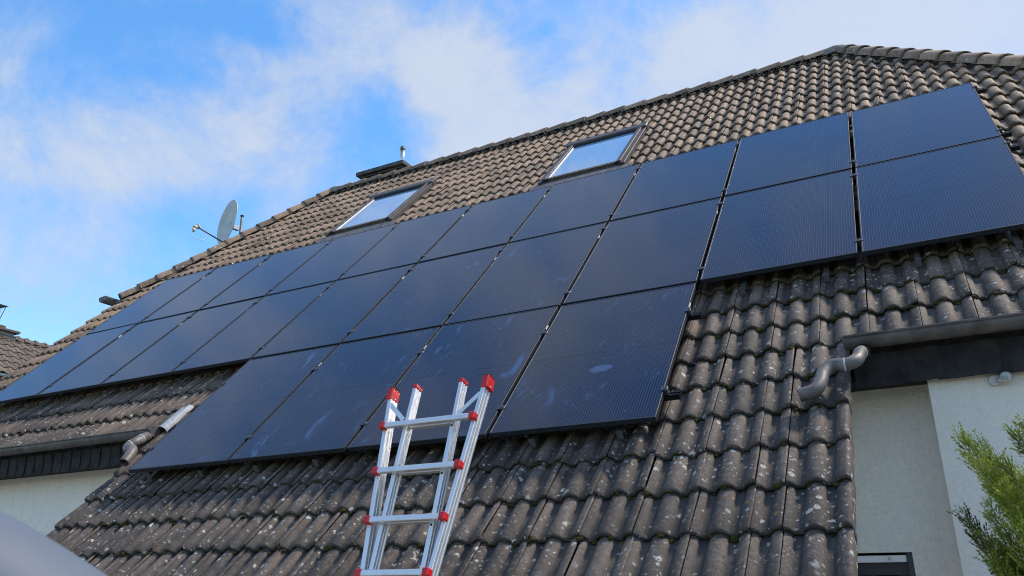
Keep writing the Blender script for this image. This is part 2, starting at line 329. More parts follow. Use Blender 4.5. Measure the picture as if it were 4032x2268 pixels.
# ------------------------------------------------------------------ mesh helpers
class MB:
    def __init__(self): self.v = []; self.f = []; self.sm = []
    def add(self, vs, fs, smooth=False):
        o = len(self.v); self.v += [tuple(p) for p in vs]
        for f in fs: self.f.append(tuple(i + o for i in f)); self.sm.append(smooth)
        return self
    def box(self, lo, hi, M=None, bevel=0.0):
        x0, y0, z0 = lo; x1, y1, z1 = hi
        if bevel:
            b = bevel; vs = []; bm = bmesh.new()
            bmesh.ops.create_cube(bm, size=1.0)
            for v in bm.verts: v.co = Vector((x0 + (v.co.x + .5) * (x1 - x0), y0 + (v.co.y + .5) * (y1 - y0), z0 + (v.co.z + .5) * (z1 - z0)))
            bmesh.ops.bevel(bm, geom=bm.edges[:], offset=b, segments=1, affect='EDGES', profile=0.5)
            bm.verts.index_update()
            vs = [v.co.copy() for v in bm.verts]; fs = [[v.index for v in f.verts] for f in bm.faces]; bm.free()
        else:
            vs = [(x0, y0, z0), (x1, y0, z0), (x1, y1, z0), (x0, y1, z0), (x0, y0, z1), (x1, y0, z1), (x1, y1, z1), (x0, y1, z1)]
            fs = [(0, 3, 2, 1), (4, 5, 6, 7), (0, 1, 5, 4), (1, 2, 6, 5), (2, 3, 7, 6), (3, 0, 4, 7)]
        if M is not None: vs = [M @ Vector(p) for p in vs]
        return self.add(vs, fs)
    def tube(self, pts, r, seg=16, caps=True, smooth=True, radii=None, squash=1.0):
        pts = [Vector(p) for p in pts]; n = len(pts); rings = []
        t0 = (pts[1] - pts[0]).normalized(); up = Vector((0, 0, 1)) if abs(t0.z) < 0.9 else Vector((1, 0, 0))
        nrm = t0.cross(up).normalized(); vs = []; fs = []
        for i in range(n):
            t = (pts[min(i + 1, n - 1)] - pts[max(i - 1, 0)]).normalized()
            nrm = (nrm - t * nrm.dot(t)).normalized(); bn = t.cross(nrm)
            rr = radii[i] if radii else r
            for k in range(seg):
                a = 2 * math.pi * k / seg; vs.append(pts[i] + nrm * (math.cos(a) * rr) + bn * (math.sin(a) * rr * squash))
        for i in range(n - 1):
            for k in range(seg):
                k2 = (k + 1) % seg; fs.append((i * seg + k, i * seg + k2, (i + 1) * seg + k2, (i + 1) * seg + k))
        self.add(vs, fs, smooth)
        if caps:
            o = len(self.v) - len(vs)
            self.f.append(tuple(o + k for k in reversed(range(seg)))); self.sm.append(False)
            self.f.append(tuple(o + (n - 1) * seg + k for k in range(seg))); self.sm.append(False)
        return self
    def sweep(self, prof, x0, x1, n=1, smooth=True):           # open or closed profile of (y, z), swept along x
        m = len(prof); vs = []; fs = []
        for i in range(n + 1):
            x = x0 + (x1 - x0) * i / n
            vs += [(x, p[0], p[1]) for p in prof]
        for i in range(n):
            for k in range(m - 1): fs.append((i * m + k, (i + 1) * m + k, (i + 1) * m + k + 1, i * m + k + 1))
        return self.add(vs, fs, smooth)
    def mesh(self, name):
        me = bpy.data.meshes.new(name); me.from_pydata(self.v, [], self.f)
        me.polygons.foreach_set('use_smooth', self.sm); me.update(); return me
    def obj(self, name, m, parent=None, M=None):
        me = self.mesh(name); me.materials.append(m); return put(name, me, parent, M)

def put(name, me, parent=None, M=None):
    o = bpy.data.objects.new(name, me); COL.objects.link(o)
    if M is not None: o.matrix_basis = M
    if parent is not None:
        o.parent = parent; o.matrix_parent_inverse = PINV.get(parent.name, Matrix())
    return o
PINV = {}
def thing(name, label, cat, loc=(0, 0, 0), group=None, rot=None):
    """Empty at the base; children built in world space keep their place (rot=None), or local when rot is given."""
    o = bpy.data.objects.new(name, None); COL.objects.link(o); o.empty_display_size = 0.2
    o.location = loc
    if rot is not None: o.rotation_mode = 'QUATERNION'; o.rotation_quaternion = rot
    else: PINV[o.name] = Matrix.Translation(Vector(loc)).inverted()
    tag(o, label, cat, group); return o
def tag(o, label=None, cat=None, group=None, kind=None):
    if label: o['label'] = label
    if cat: o['category'] = cat
    if group: o['group'] = group
    if kind: o['kind'] = kind
    return o

# ------------------------------------------------------------------ roof frame (45 degrees); x along the eave, y up the slope, z off the roof
P = math.radians(45); CP, SP = math.cos(P), math.sin(P); HH = 6.18849
QM = Matrix(((1, 0, 0), (0, CP, -SP), (0, SP, CP)))
MR = Matrix.Translation((0, 0, HH)) @ QM.to_4x4()
def rw(x, y, z=0.0): return MR @ Vector((x, y, z))
GROUND = -0.45
TW, TG = 0.297, 0.33
Z0 = -0.186
SEAM0 = 9.79
NOSE0 = -6.08
Y_RIDGE = 3.66; Y_EAVE = NOSE0 + 5 * TG; Y_EXT = NOSE0 - 3 * TG
X_L, X_R = SEAM0 - 37 * TW, SEAM0 + 9 * TW
X_EL, X_ER = SEAM0 - 19 * TW, 10.25
RIDGE_L, RIDGE_R = 1.02, 10.28
HIP_FOOT = -0.02

# ground
g = MB(); g.add([(-400, -400, GROUND), (400, -400, GROUND), (400, 400, GROUND), (-400, 400, GROUND)], [(0, 1, 2, 3)])
tag(g.obj('ground', M_GRASS), kind='structure')
g = MB(); g.add([(-3, -12, GROUND + .006), (16, -12, GROUND + .006), (16, -2.2, GROUND + .006), (-3, -2.2, GROUND + .006)], [(0, 1, 2, 3)])
tag(g.obj('terrace', M_PAVE), kind='structure')

# ------------------------------------------------------------------ house
house = thing('house', 'house with steep brown tiled roof carrying the solar panels', 'house', (5.7, 2.7, GROUND))
# roof deck under the tiles: front slope with the low extension, two half hips, back slope
zd = Z0 - 0.03
d = MB()
front = [rw(X_L + .04, Y_EAVE + .02, zd), rw(X_EL, Y_EAVE + .02, zd), rw(X_EL + .03, Y_EXT + .03, zd), rw(X_ER - .03, Y_EXT + .03, zd), rw(X_ER, Y_EAVE + .02, zd), rw(X_R - .04, Y_EAVE + .02, zd),
         rw(X_R - .04, HIP_FOOT, zd), rw(RIDGE_R, Y_RIDGE, zd), rw(RIDGE_L, Y_RIDGE, zd), rw(X_L + .04, HIP_FOOT, zd)]
d.add([p for p in front], [tuple(range(10))])
rl, rr_ = rw(RIDGE_L, Y_RIDGE, zd), rw(RIDGE_R, Y_RIDGE, zd)
YB = rl.y
mir = lambda v: Vector((v.x, 2 * YB - v.y, v.z))
hl, hr = rw(X_L + .04, HIP_FOOT, zd), rw(X_R - .04, HIP_FOOT, zd); el, er = rw(X_L + .04, Y_EAVE, zd), rw(X_R - .04, Y_EAVE, zd)
d.add([rl, hl, mir(hl)], [(0, 2, 1)]); d.add([rr_, hr, mir(hr)], [(0, 1, 2)])
d.add([mir(el), mir(er), mir(hr), rr_, rl, mir(hl)], [(5, 4, 3, 2, 1, 0)])
roof = d.obj('roof', M_DECK, house)

# ---- tile meshes
ROLL = 0.0525
def roll_h(u):
    c = (u + TW) % (TW / 2); c = min(c, TW / 2 - c)
    r = c / ROLL
    return 0.0 if r >= 1 else 0.037 * (1 - r * r) ** 0.62
def tile_geom(flap=0, single=False, width=None, dz=0.0):
    """local: x right, y up the slope from the nose, z out. flap -1/+1 = verge lip on that side."""
    w = width or TW
    rolls = [0, .5, 1] if not single else [0.5]
    us = [0.014, w + 0.009]
    for c_ in (0.0, TW / 2, TW): us += [c_ + ROLL * k for k in (-1.06, -.99, -.9, -.74, -.5, -.25, 0, .25, .5, .74, .9, .99, 1.06)]
    us = sorted(set(round(x, 5) for x in us if 0.014 <= x <= w + 0.009))
    if single:
        us = list(np.linspace(0, w - .002, 13)); hf = lambda u: 0.055 * (0.5 * (1 - math.cos(2 * math.pi * u / w))) ** 1.0
    else: hf = roll_h
    prof = [(u, hf(u) - 0.010 * (1 - u / w)) for u in us]
    hh = [hf(u) / (0.037 if not single else 0.055) for u in us]
    if flap == 1: prof = [p for p in prof] + [(us[-1] + .012, prof[-1][1] - .012), (us[-1] + .014, prof[-1][1] - .10)]; hh += [0.6, 0.3]
    if flap == -1: prof = [(us[0] - .014, prof[0][1] - .10), (us[0] - .012, prof[0][1] - .012)] + prof; hh = [0.3, 0.6] + hh
    L = 0.40; lift = 0.030; n = len(prof)
    rows = [(L, 0.0 - lift * (L - TG) / TG), (0.012, lift), (0.001, lift - 0.008), (0.004, lift - 0.027), (0.05, lift - 0.031)]
    vs, tv, th = [], [], []
    for (y, z) in rows:
        for (pp, h) in zip(prof, hh): vs.append((pp[0], y, pp[1] + z + dz)); tv.append(min(1, y / TG)); th.append(h)
    fs = []
    for r in range(len(rows) - 1):
        for k in range(n - 1): fs.append((r * n + k, (r + 1) * n + k, (r + 1) * n + k + 1, r * n + k + 1))
    # right-hand edge thickness
    o = len(vs); e = n - 1
    if flap != 1:
        for (y, z) in rows[:2]: vs.append((prof[e][0], y, prof[e][1] + z - 0.012 + dz)); tv.append(min(1, y / TG)); th.append(0.0)
        for r in range(1): fs.append((r * n + e, (r + 1) * n + e, o + r + 1, o + r))
    return np.array(vs), fs, np.array(tv), np.array(th)
def mesh_from(name, vs, fs, m, tv=None, th=None, tr=None, smooth=True):
    me = bpy.data.meshes.new(name); me.from_pydata([tuple(v) for v in vs], [], fs); me.materials.append(m)
    me.polygons.foreach_set('use_smooth', [smooth] * len(me.polygons))
    for nm, a in (('tv', tv), ('th', th), ('trand', tr)):
        if a is not None:
            at = me.attributes.new(nm, 'FLOAT', 'POINT'); at.data.foreach_set('value', np.asarray(a, dtype=np.float32))
    me.update(); return me
GEO = {'n': tile_geom(), 'L': tile_geom(-1), 'R': tile_geom(1)}
GEO['H'] = tile_geom(width=0.150)
# half tile: keep only the first half of the profile
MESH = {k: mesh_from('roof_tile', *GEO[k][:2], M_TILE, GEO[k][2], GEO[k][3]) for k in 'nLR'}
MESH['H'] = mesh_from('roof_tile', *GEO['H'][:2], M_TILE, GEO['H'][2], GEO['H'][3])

# skylight openings in roof coordinates (x0, x1, y0, y1)
WINS = [(2.86, 4.10, 0.56, 2.20), (6.50, 7.72, 0.50, 2.14)]
def hip_x(y, side):            # x of the hip line at height y
    t = (y - HIP_FOOT) / (Y_RIDGE - HIP_FOOT)
    return X_L + t * (RIDGE_L - X_L) if side < 0 else X_R + t * (RIDGE_R - X_R)
PX, PY = 1.154, 1.154 * 1.52331
ROWS = [(0, 10), (0, 10), (4, 8)]
def under_panel(x, y, m):
    for r, (c0, c1) in enumerate(ROWS):
        if c0 * PX + m < x < c1 * PX - m and -(r + 1) * PY + m < y < -r * PY - m: return True
    return False
tiles = []       # kind, x, y, clips
for row in range(-3, 30):
    y = NOSE0 + row * TG
    ext = row < 5
    if ext: xs = [X_EL + i * TW for i in range(19)]
    else: xs = [X_L + i * TW for i in range(46)]
    for i, x in enumerate(xs):
        kind = 'n'
        if i == 0: kind = 'L'
        if not ext and i == len(xs) - 1: kind = 'R'
        cx, cy = x + TW / 2, y + TG / 2
        clip = []
        if y + TG > HIP_FOOT:
            yl = min(cy, Y_RIDGE)
            lx, rx = hip_x(cy, -1), hip_x(cy, 1)
            if x + TW < lx - .22 or x > rx + .22: continue
            if x < lx + .25: clip.append('hl'); kind = 'n' if y > HIP_FOOT else kind
            if x + TW > rx - .25: clip.append('hr'); kind = 'n' if y > HIP_FOOT else kind
        if y + 0.40 > Y_RIDGE - .02: clip.append('top')
        if y > Y_RIDGE - .03: continue
        skip = False
        for (a, b_, c_, d_) in WINS:
            if c_ < cy + .02 and cy < d_ + .06:
                if a < cx < b_ and (x > a - .02 or x + TW < b_ + .02): 
                    if x >= a - .03 and x + TW <= b_ + .03: skip = True
                if not skip and x < a < x + TW: clip.append(('xmax', a))
                elif not skip and x < b_ < x + TW: clip.append(('xmin', b_))
        if skip: continue
        if under_panel(cx, cy, 0.55): continue
        tiles.append([kind, x, y, clip])
    if ext:
        tiles.append(['H', SEAM0, y, []]); tiles.append(['R', SEAM0 + 0.150, y, []])
def jitter():
    return Matrix.Translation((random.gauss(0, .0012), random.gauss(0, .006), random.gauss(0, .0016))) @ Matrix.Rotation(random.gauss(0, .006), 4, 'Z') @ Matrix.Rotation(random.gauss(0, .008), 4, 'Y') @ Matrix.Rotation(random.gauss(0, .004), 4, 'X')
def importance(x, y):
    p = rw(x + TW / 2, y + TG / 2, Z0); dv = p - CAM; z = -dv.dot(C_BACK)
    if z < .1: return 0
    u = 2016 + FPX * dv.dot(C_RIGHT) / z; v = 1134 - FPX * dv.dot(C_UP) / z
    if not (-60 < u < 4092 and -60 < v < 2330): return 0
    if under_panel(x + TW / 2, y + TG / 2 + .1, 0.12): return 0
    nrm = QM @ Vector((0, 0, 1)); return abs(dv.normalized().dot(nrm)) / (z * z)
scored = sorted(range(len(tiles)), key=lambda i: -importance(tiles[i][1], tiles[i][2]))
solo = set(i for i in scored[:300] if importance(tiles[i][1], tiles[i][2]) > 0)
hipn = {'hl': None, 'hr': None}
JV, JF, JTV, JTH, JTR = [], [], [], [], []; jo = 0
for i, (kind, x, y, clip) in enumerate(tiles):
    M = MR @ Matrix.Translation((x, y, Z0)) @ jitter()
    if clip:
        vs, fs, tv, th = GEO[kind]
        bm = bmesh.new(); lt = bm.verts.layers.float.new('tv'); lh = bm.verts.layers.float.new('th')
        bv = []
        for k in range(len(vs)):
            v = bm.verts.new(vs[k]); v[lt] = tv[k]; v[lh] = th[k]; bv.append(v)
        for f in fs: bm.faces.new([bv[k] for k in f])
        for c in clip:
            if c == 'hl': p0 = (hip_x(y, -1) - x, 0, 0); n = (-(Y_RIDGE - HIP_FOOT), RIDGE_L - X_L, 0)
            elif c == 'hr': p0 = (hip_x(y, 1) - x, 0, 0); n = (Y_RIDGE - HIP_FOOT, X_R - RIDGE_R, 0)
            elif c == 'top': p0 = (0, Y_RIDGE - .01 - y, 0); n = (0, 1, 0)
            elif c[0] == 'xmax': p0 = (c[1] - x, 0, 0); n = (1, 0, 0)
            else: p0 = (c[1] - x, 0, 0); n = (-1, 0, 0)
            bmesh.ops.bisect_plane(bm, geom=bm.verts[:] + bm.edges[:] + bm.faces[:], plane_co=p0, plane_no=n, clear_outer=True)
        if not bm.faces: bm.free(); continue
        bm.verts.index_update()
        vs = np.array([v.co[:] for v in bm.verts]); tv = np.array([v[lt] for v in bm.verts]); th = np.array([v[lh] for v in bm.verts])
        fs = [[v.index for v in f.verts] for f in bm.faces]; bm.free()
        if i in solo:
            put('roof_tile', mesh_from('roof_tile', vs, fs, M_TILE, tv, th), roof, M); continue
    elif i in solo:
        put('roof_tile', MESH[kind], roof, M); continue
    else: vs, fs, tv, th = GEO[kind]
    A = np.array(M); w = vs @ A[:3, :3].T + A[:3, 3]
    JV.append(w); JF += [tuple(k + jo for k in f) for f in fs]; jo += len(w); JTV.append(tv); JTH.append(th); JTR.append(np.full(len(w), rng.random()))
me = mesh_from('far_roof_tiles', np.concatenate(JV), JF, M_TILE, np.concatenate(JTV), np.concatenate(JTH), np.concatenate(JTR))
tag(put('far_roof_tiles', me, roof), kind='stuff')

# ridge and hip caps, each a tapered half round that laps the next
def cap_geom(L=0.42, r0=0.118, r1=0.100):
    vs, fs, tv, th = [], [], [], []; n = 11
    rows = [(0.0, r0 - .016), (0.002, r0), (0.03, r0), (L, r1)]
    for (y, r) in rows:
        for k in range(n):
            a = math.pi * k / (n - 1); vs.append((math.cos(a) * r * 1.08, y, math.sin(a) * r * 0.78 - (.035 if k in (0, n - 1) else 0))); tv.append(min(1, y / .33)); th.append(0.7)
    for q_ in range(len(rows) - 1):
        for k in range(n - 1): fs.append((q_ * n + k, q_ * n + k + 1, (q_ + 1) * n + k + 1, (q_ + 1) * n + k))
    return np.array(vs), fs, np.array(tv), np.array(th)
cg = cap_geom(); M_CAP = mesh_from('ridge_tile', cg[0], cg[1], M_TILE, cg[2], cg[3])
def cap_run(a, b, lift, pitch=0.355, wid=1.0):
    a, b = Vector(a), Vector(b); t = (b - a).normalized(); L = (b - a).length; n = int(L / pitch)
    side = t.cross(Vector((0, 0, 1))).normalized(); up = side.cross(t)
    R_ = Matrix((side, t, up)).transposed().to_4x4()
    for i in range(n + 1):
        p = a + t * (i * L / (n + 1)) + up * lift
        M = Matrix.Translation(p) @ R_ @ Matrix.Rotation(random.gauss(0, .012), 4, 'Z') @ Matrix.Rotation(-0.045 + random.gauss(0, .006), 4, 'X')
        put('ridge_tile', M_CAP, roof, M)
top_l, top_r = rw(RIDGE_L, Y_RIDGE, Z0), rw(RIDGE_R, Y_RIDGE, Z0)
fl, fr = rw(X_L + .02, HIP_FOOT, Z0), rw(X_R - .02, HIP_FOOT, Z0)
cap_run(top_r + Vector((-.1, 0, 0)), top_l + Vector((.1, 0, 0)), 0.035)
cap_run(fl, top_l, 0.06); cap_run(fr, top_r, 0.06)
for a_, b_ in ((fl, top_l), (fr, top_r), (top_l, top_r)):
    t_ = (b_ - a_).normalized(); sd_ = t_.cross(Vector((0, 0, 1))).normalized(); up_ = sd_.cross(t_)
    m = MB(); m.add([p + sd_ * q1 + up_ * q2 for p in (a_ + t_ * .02, b_ - t_ * .02) for q1, q2 in ((-.085, -.06), (.085, -.06), (.07, .085), (-.07, .085))], [(0, 1, 5, 4), (1, 2, 6, 5), (2, 3, 7, 6), (3, 0, 4, 7), (3, 2, 1, 0), (4, 5, 6, 7)])
    m.obj('ridge_batten', M_DECK, roof)
# lead saddles where the hips meet the ridge
for p, s in ((top_l, 1), (top_r, -1)):
    m = MB(); vs = []; n = 9
    for (dx_, r) in ((-.13, .118), (0, .128), (.13, .118)):
        for k in range(n):
            a = math.pi * k / (n - 1); vs.append((p.x + dx_ + .05 * s, p.y - math.cos(a) * r * 1.1, p.z + .03 + math.sin(a) * r * .85 - (.05 if k in (0, n - 1) else 0) - abs(dx_) * .1))
    m.add(vs, [(q_ * n + k, (q_ + 1) * n + k, (q_ + 1) * n + k + 1, q_ * n + k + 1) for q_ in range(2) for k in range(n - 1)], True)
    m.obj('lead_saddle', mat('lead_saddle', (0.19, 0.175, 0.155), 0.7, 0.1, noise=.3, nscale=12), roof)
# comb filler under the ridge caps
m = MB()
for i in range(160):
    x = RIDGE_L + (RIDGE_R - RIDGE_L) * (i + .5) / 160
    m.box((x - .012, Y_RIDGE - .165, Z0 + .012), (x + .012, Y_RIDGE - .07, Z0 + .05 + roll_h(x - SEAM0)), MR)
tag(m.obj('ridge_comb', M_BLACK, roof), kind='stuff')

# moss cushions in the laps of the lower courses
m = MB(); ico = bmesh.new(); bmesh.ops.create_icosphere(ico, subdivisions=2, radius=1.0); ico.verts.index_update()
iv = np.array([v.co[:] for v in ico.verts]); fi = [[v.index for v in f.verts] for f in ico.faces]; ico.free()
for k in range(700):
    row = random.randint(-2, 9); x = random.uniform(X_EL + .1, X_ER - .05) if row < 5 else random.uniform(9.0, 12.2) if random.random() < .75 else random.uniform(1.5, 4.6)
    y = NOSE0 + row * TG - random.uniform(0.0, .012); u = (x - SEAM0) % TW
    s = random.choice([.006, .009, .012, .012, .018]) * random.uniform(.7, 1.3)
    if under_panel(x, y, .1): continue
    c = rw(x, y, Z0 + roll_h(u) + .004)
    jit = 1 + rng.normal(0, .16, len(iv))[:, None]
    w = (iv * jit * np.array([s * random.uniform(1, 1.9), s, s * .75])) @ np.array(QM).T + np.array(c)
    m.add(w, fi, True)
tag(m.obj('moss', M_MOSS, roof), kind='stuff')

# ------------------------------------------------------------------ roof windows
def roof_window(x0, x1, y0, y1, label):
    zt = Z0 + .01
    root = bpy.data.objects.new('roof_window', None); COL.objects.link(root); root.parent = house; root.matrix_parent_inverse = PINV[house.name]
    root.location = rw((x0 + x1) / 2, y0, Z0); PINV[root.name] = Matrix.Translation(root.location).inverted(); root['label'] = label
    def part(nm, m, *boxes, bev=.004):
        b = MB()
        for (lo, hi) in boxes: b.box(lo, hi, MR, bev)
        return b.obj(nm, m, root)
    fw = 0.115; t = Z0 + .115
    part('side_cladding', M_WINMETAL, ((x0, y0 + .02, zt - .05), (x0 + .055, y1 - .05, t - .01)), ((x0 + .057, y0 + .06, zt - .05), (x0 + fw, y1 - .12, t + .012)))
    part('side_cladding', M_WINMETAL, ((x1 - .055, y0 + .02, zt - .05), (x1, y1 - .05, t - .01)), ((x1 - fw, y0 + .06, zt - .05), (x1 - .057, y1 - .12, t + .012)))
    part('top_hood', M_WINMETAL, ((x0 - .012, y1 - .155, zt - .05), (x1 + .012, y1, t + .022)), bev=.012)
    part('bottom_cladding', M_WINDIRT, ((x0 + fw + .002, y0 + .072, zt - .05), (x1 - fw - .002, y0 + .135, t - .004)))
    part('bottom_rail', M_WINMETAL, ((x0 + .058, y0 + .022, zt - .05), (x1 - .058, y0 + .056, t - .035)))
    part('sash_seal', M_BLACK, ((x0 + fw + .002, y1 - .195, zt - .04), (x1 - fw - .002, y1 - .158, t + .002)))
    part('drain_notch', M_BLACK, ((x0 + fw - .03, y0 + .058, zt - .04), (x0 + fw + .03, y0 + .071, t)))
    part('drain_notch', M_BLACK, ((x1 - fw - .03, y0 + .058, zt - .04), (x1 - fw + .03, y0 + .071, t)))
    part('glazing_bead', M_STICK, ((x0 + fw + .001, y0 + .14, zt - .04), (x0 + fw + .010, y1 - .2, t - .012)))
    pn = MB(); pn.box((x0 + fw + .012, y0 + .137, zt - .04), (x1 - fw - .004, y1 - .197, t - .022), MR); pn.obj('pane', M_PANE, root)
    ap = MB(); n = 46; vs = []
    for (yy, zz) in ((y0 + .02, Z0 + .045), (y0 - .05, Z0 + .044), (y0 - .17, Z0 + .02)):
        for k in range(n):
            x = x0 - .10 + (x1 - x0 + .2) * k / (n - 1); vs.append(rw(x, yy + (.012 * math.sin(x * 31) if yy < y0 - .1 else 0), zz + (roll_h(x - SEAM0) * .9 if yy < y0 - .1 else .028)))
    ap.add(vs, [(q_ * n + k, q_ * n + k + 1, (q_ + 1) * n + k + 1, (q_ + 1) * n + k) for q_ in range(2) for k in range(n - 1)], True)
    ap.obj('apron_flashing', mat('apron', (0.17, 0.145, 0.135), 0.55, 0.2, noise=.25, nscale=10), root)
    part('side_flashing', M_DECK, ((x0 - .07, y0 - .02, Z0 - .03), (x0 - .002, y1 + .05, Z0 + .006)), ((x1 + .002, y0 - .02, Z0 - .03), (x1 + .07, y1 + .05, Z0 + .006)), ((x0 - .07, y1 + .003, Z0 - .03), (x1 + .07, y1 + .12, Z0 + .004)))
    return root
roof_window(*WINS[0], 'roof window with brown frame nearer the chimney and satellite dish')
roof_window(*WINS[1], 'roof window with brown frame farther right on the slope')

# ------------------------------------------------------------------ gutters, slate fascia, walls
GY, GZ = -3.155, 2.945          # front bead of the main gutter
def gutter_prof(y0, z0, r=0.058, outward=1):
    p = []
    for k in range(9):
        a = math.radians(-200 + 25 * k * 1.0); p.append((y0 + 0.0105 * math.cos(a) * outward, z0 + 0.0105 * math.sin(a)))
    p.append((y0 + .003 * outward, z0 - .010))
    for k in range(11):
        a = math.pi + math.pi * k / 10; p.append((y0 + (r + r * math.cos(a)) * outward, z0 - .014 + r * math.sin(a)))
    p.append((y0 + 2 * r * outward, z0 + .02))
    return p
def gutter(x0, x1, gy, gz, label, caps=(True, True), seams=()):
    b = MB(); pr = gutter_prof(gy, gz); b.sweep(pr, x0, x1, 6)
    o = b.obj('gutter', M_ZINC, house); o['label'] = label
    sol = o.modifiers.new('thickness', 'SOLIDIFY'); sol.thickness = .0025
    for on, x, s in ((caps[0], x0, -1), (caps[1], x1, 1)):
        if not on: continue
        c = MB(); cc = [(gy + .058 + .058 * math.cos(math.pi + math.pi * k / 10) , gz - .014 + .060 * math.sin(math.pi + math.pi * k / 10)) for k in range(11)] + [(gy + .116, gz + .02), (gy, gz + .006)]
        vs = [(x, p[0], p[1]) for p in cc] + [(x + s * .008, p[0], p[1]) for p in cc]; n = len(cc)
        c.add(vs, [tuple(range(n)), tuple(range(2 * n - 1, n - 1, -1))] + [(k, (k + 1) % n, n + (k + 1) % n, n + k) for k in range(n)])
        c.obj('end_cap', M_ZINC, o)
    for x in seams:
        c = MB(); c.sweep([(p[0] - .002 if i < 15 else p[0] + .002, p[1] - .0015) for i, p in enumerate(pr)], x - .02, x + .02, 1); c.obj('seam_band', M_ZINC, o)
    for k in range(int((x1 - x0) / .8) + 1):
        x = x0 + .25 + k * .8
        if x > x1 - .1: break
        c = MB(); c.box((x - .012, gy - .004, gz - .004), (x + .012, gy + .16, gz + .003)); c.obj('bracket', M_ZINC, o)
    return o
gutter(X_ER + .005, X_R + .05, GY, GZ, 'weathered zinc gutter right of the low extension', (True, True), (10.62, 11.35))
gutter(X_L - .02, X_EL - .03, GY, GZ, 'weathered zinc gutter left of the low extension', (True, True), (2.9, 3.75))
pe = rw(0, Y_EXT, Z0 + .03)
gutter(X_EL, X_ER, pe.y - .10, pe.z - .02, 'zinc gutter along the foot of the low extension', (True, True), (6, 8))
# half hip gutter at the left gable, running back along y
b = MB(); pr = gutter_prof(0, 0, .078)
gx, gz2 = X_L - .19, rw(0, HIP_FOOT, Z0).z + .04
vs = []; y0_, y1_ = rw(0, HIP_FOOT, Z0).y - .24, 2 * YB - rw(0, HIP_FOOT, Z0).y
b.sweep(pr, y0_, y1_, 4); b.v = [(gx - .07 + p[1] * 0 + p[1 - 0] * 0 + (p[1]), p[0], gz2 + p[2]) for p in b.v]
o = b.obj('gutter', M_ZINC, house); o['label'] = 'short gutter end sticking out at the left half hip'
sol = o.modifiers.new('thickness', 'SOLIDIFY'); sol.thickness = .004
c = MB(); cc = [(gx - .07 + .078 + .076 * math.cos(math.pi + math.pi * k / 10), gz2 - .014 + .078 * math.sin(math.pi + math.pi * k / 10)) for k in range(11)] + [(gx + .086, gz2 + .02), (gx - .07, gz2 + .004)]
c.add([(p[0], y0_ - .004, p[1]) for p in cc], [tuple(range(len(cc)))]); c.obj('end_cap', M_ZINC, o)

def fascia(x0, x1, y, z0, z1, label):
    b = MB(); b.box((x0, y + .012, z0 + .03), (x1, y + .04, z1)); f = b.obj('fascia', M_SLATE, house); f['label'] = label
    sl = MB(); w, h = 0.19, 0.20
    prof = [(0, 0)] + [(w - .05 + .05 * math.sin(a), .05 - .05 * math.cos(a)) for a in np.linspace(0, math.pi / 2, 5)] + [(w, h), (0, h)]
    n = len(prof); sl.add([(p[0], 0, p[1]) for p in prof] + [(p[0], .005, p[1]) for p in prof], [tuple(range(n)), tuple(range(2 * n - 1, n - 1, -1))] + [((k + 1) % n, k, n + k, n + (k + 1) % n) for k in range(n)])
    sm = sl.mesh('slate'); sm.materials.append(M_SLATE)
    for r in range(2):
        x = x0 - (.08 if r else 0); zz = z0 + r * .125
        while x < x1:
            M = Matrix.Translation((x, y + .004 - r * 0.0 - (0.0 if r else 0.006) + random.gauss(0, .0008), zz + random.gauss(0, .003))) @ Matrix.Rotation(math.radians(-2.0 if r else -3.0) + random.gauss(0, .006), 4, 'Z') @ Matrix.Rotation(random.gauss(0, .012), 4, 'Y') @ Matrix.Rotation(math.radians(2.5), 4, 'X')
            put('slate', sm, f, M); x += .150
FY = -2.985
fascia(X_ER + .02, X_R, FY, 2.655, 2.93, 'dark slate hung fascia under the right gutter')
fascia(X_L + .05, X_EL - .02, FY, 2.655, 2.93, 'dark slate hung fascia under the left gutter')

def wall_box(lo, hi, m, label=None, holes=()):
    b = MB(); b.box(lo, hi); o = b.obj('wall', m, house)
    if label: o['label'] = label
    return o
def wall_with_holes(x0, x1, z0, z1, y, depth, holes, m, label):
    xs = sorted({x0, x1, *[h[0] for h in holes], *[h[1] for h in holes]}); zs = sorted({z0, z1, *[h[2] for h in holes], *[h[3] for h in holes]})
    b = MB()
    for i in range(len(xs) - 1):
        for k in range(len(zs) - 1):
            cx, cz = (xs[i] + xs[i + 1]) / 2, (zs[k] + zs[k + 1]) / 2
            if any(h[0] < cx < h[1] and h[2] < cz < h[3] for h in holes): continue
            b.add([(xs[i], y, zs[k]), (xs[i + 1], y, zs[k]), (xs[i + 1], y, zs[k + 1]), (xs[i], y, zs[k + 1])], [(0, 1, 2, 3)])
    for h in holes:
        b.add([(h[0], y, h[2]), (h[0], y + depth, h[2]), (h[0], y + depth, h[3]), (h[0], y, h[3])], [(0, 1, 2, 3)])
        b.add([(h[1], y, h[2]), (h[1], y, h[3]), (h[1], y + depth, h[3]), (h[1], y + depth, h[2])], [(0, 1, 2, 3)])
        b.add([(h[0], y, h[3]), (h[0], y + depth, h[3]), (h[1], y + depth, h[3]), (h[1], y, h[3])], [(0, 1, 2, 3)])
        b.add([(h[0], y, h[2]), (h[1], y, h[2]), (h[1], y + depth, h[2]), (h[0], y + depth, h[2])], [(0, 1, 2, 3)])
    o = b.obj('wall', m, house); o['label'] = label; return o
YR_, YW_ = -2.93, -2.66          # projecting wall right of the corner, recessed wall between corner and extension
XC = 10.66
HW = [(9.30, 10.408, .55, 1.705), (10.815, 12.2, .3, 1.705), (2.05, 3.35, .55, 1.78)]
wall_with_holes(9.6, XC, GROUND, 2.70, YW_, .12, [(9.62, HW[0][1], .3, HW[0][3])], M_WALL, 'pale rendered wall in the recess beside the extension')
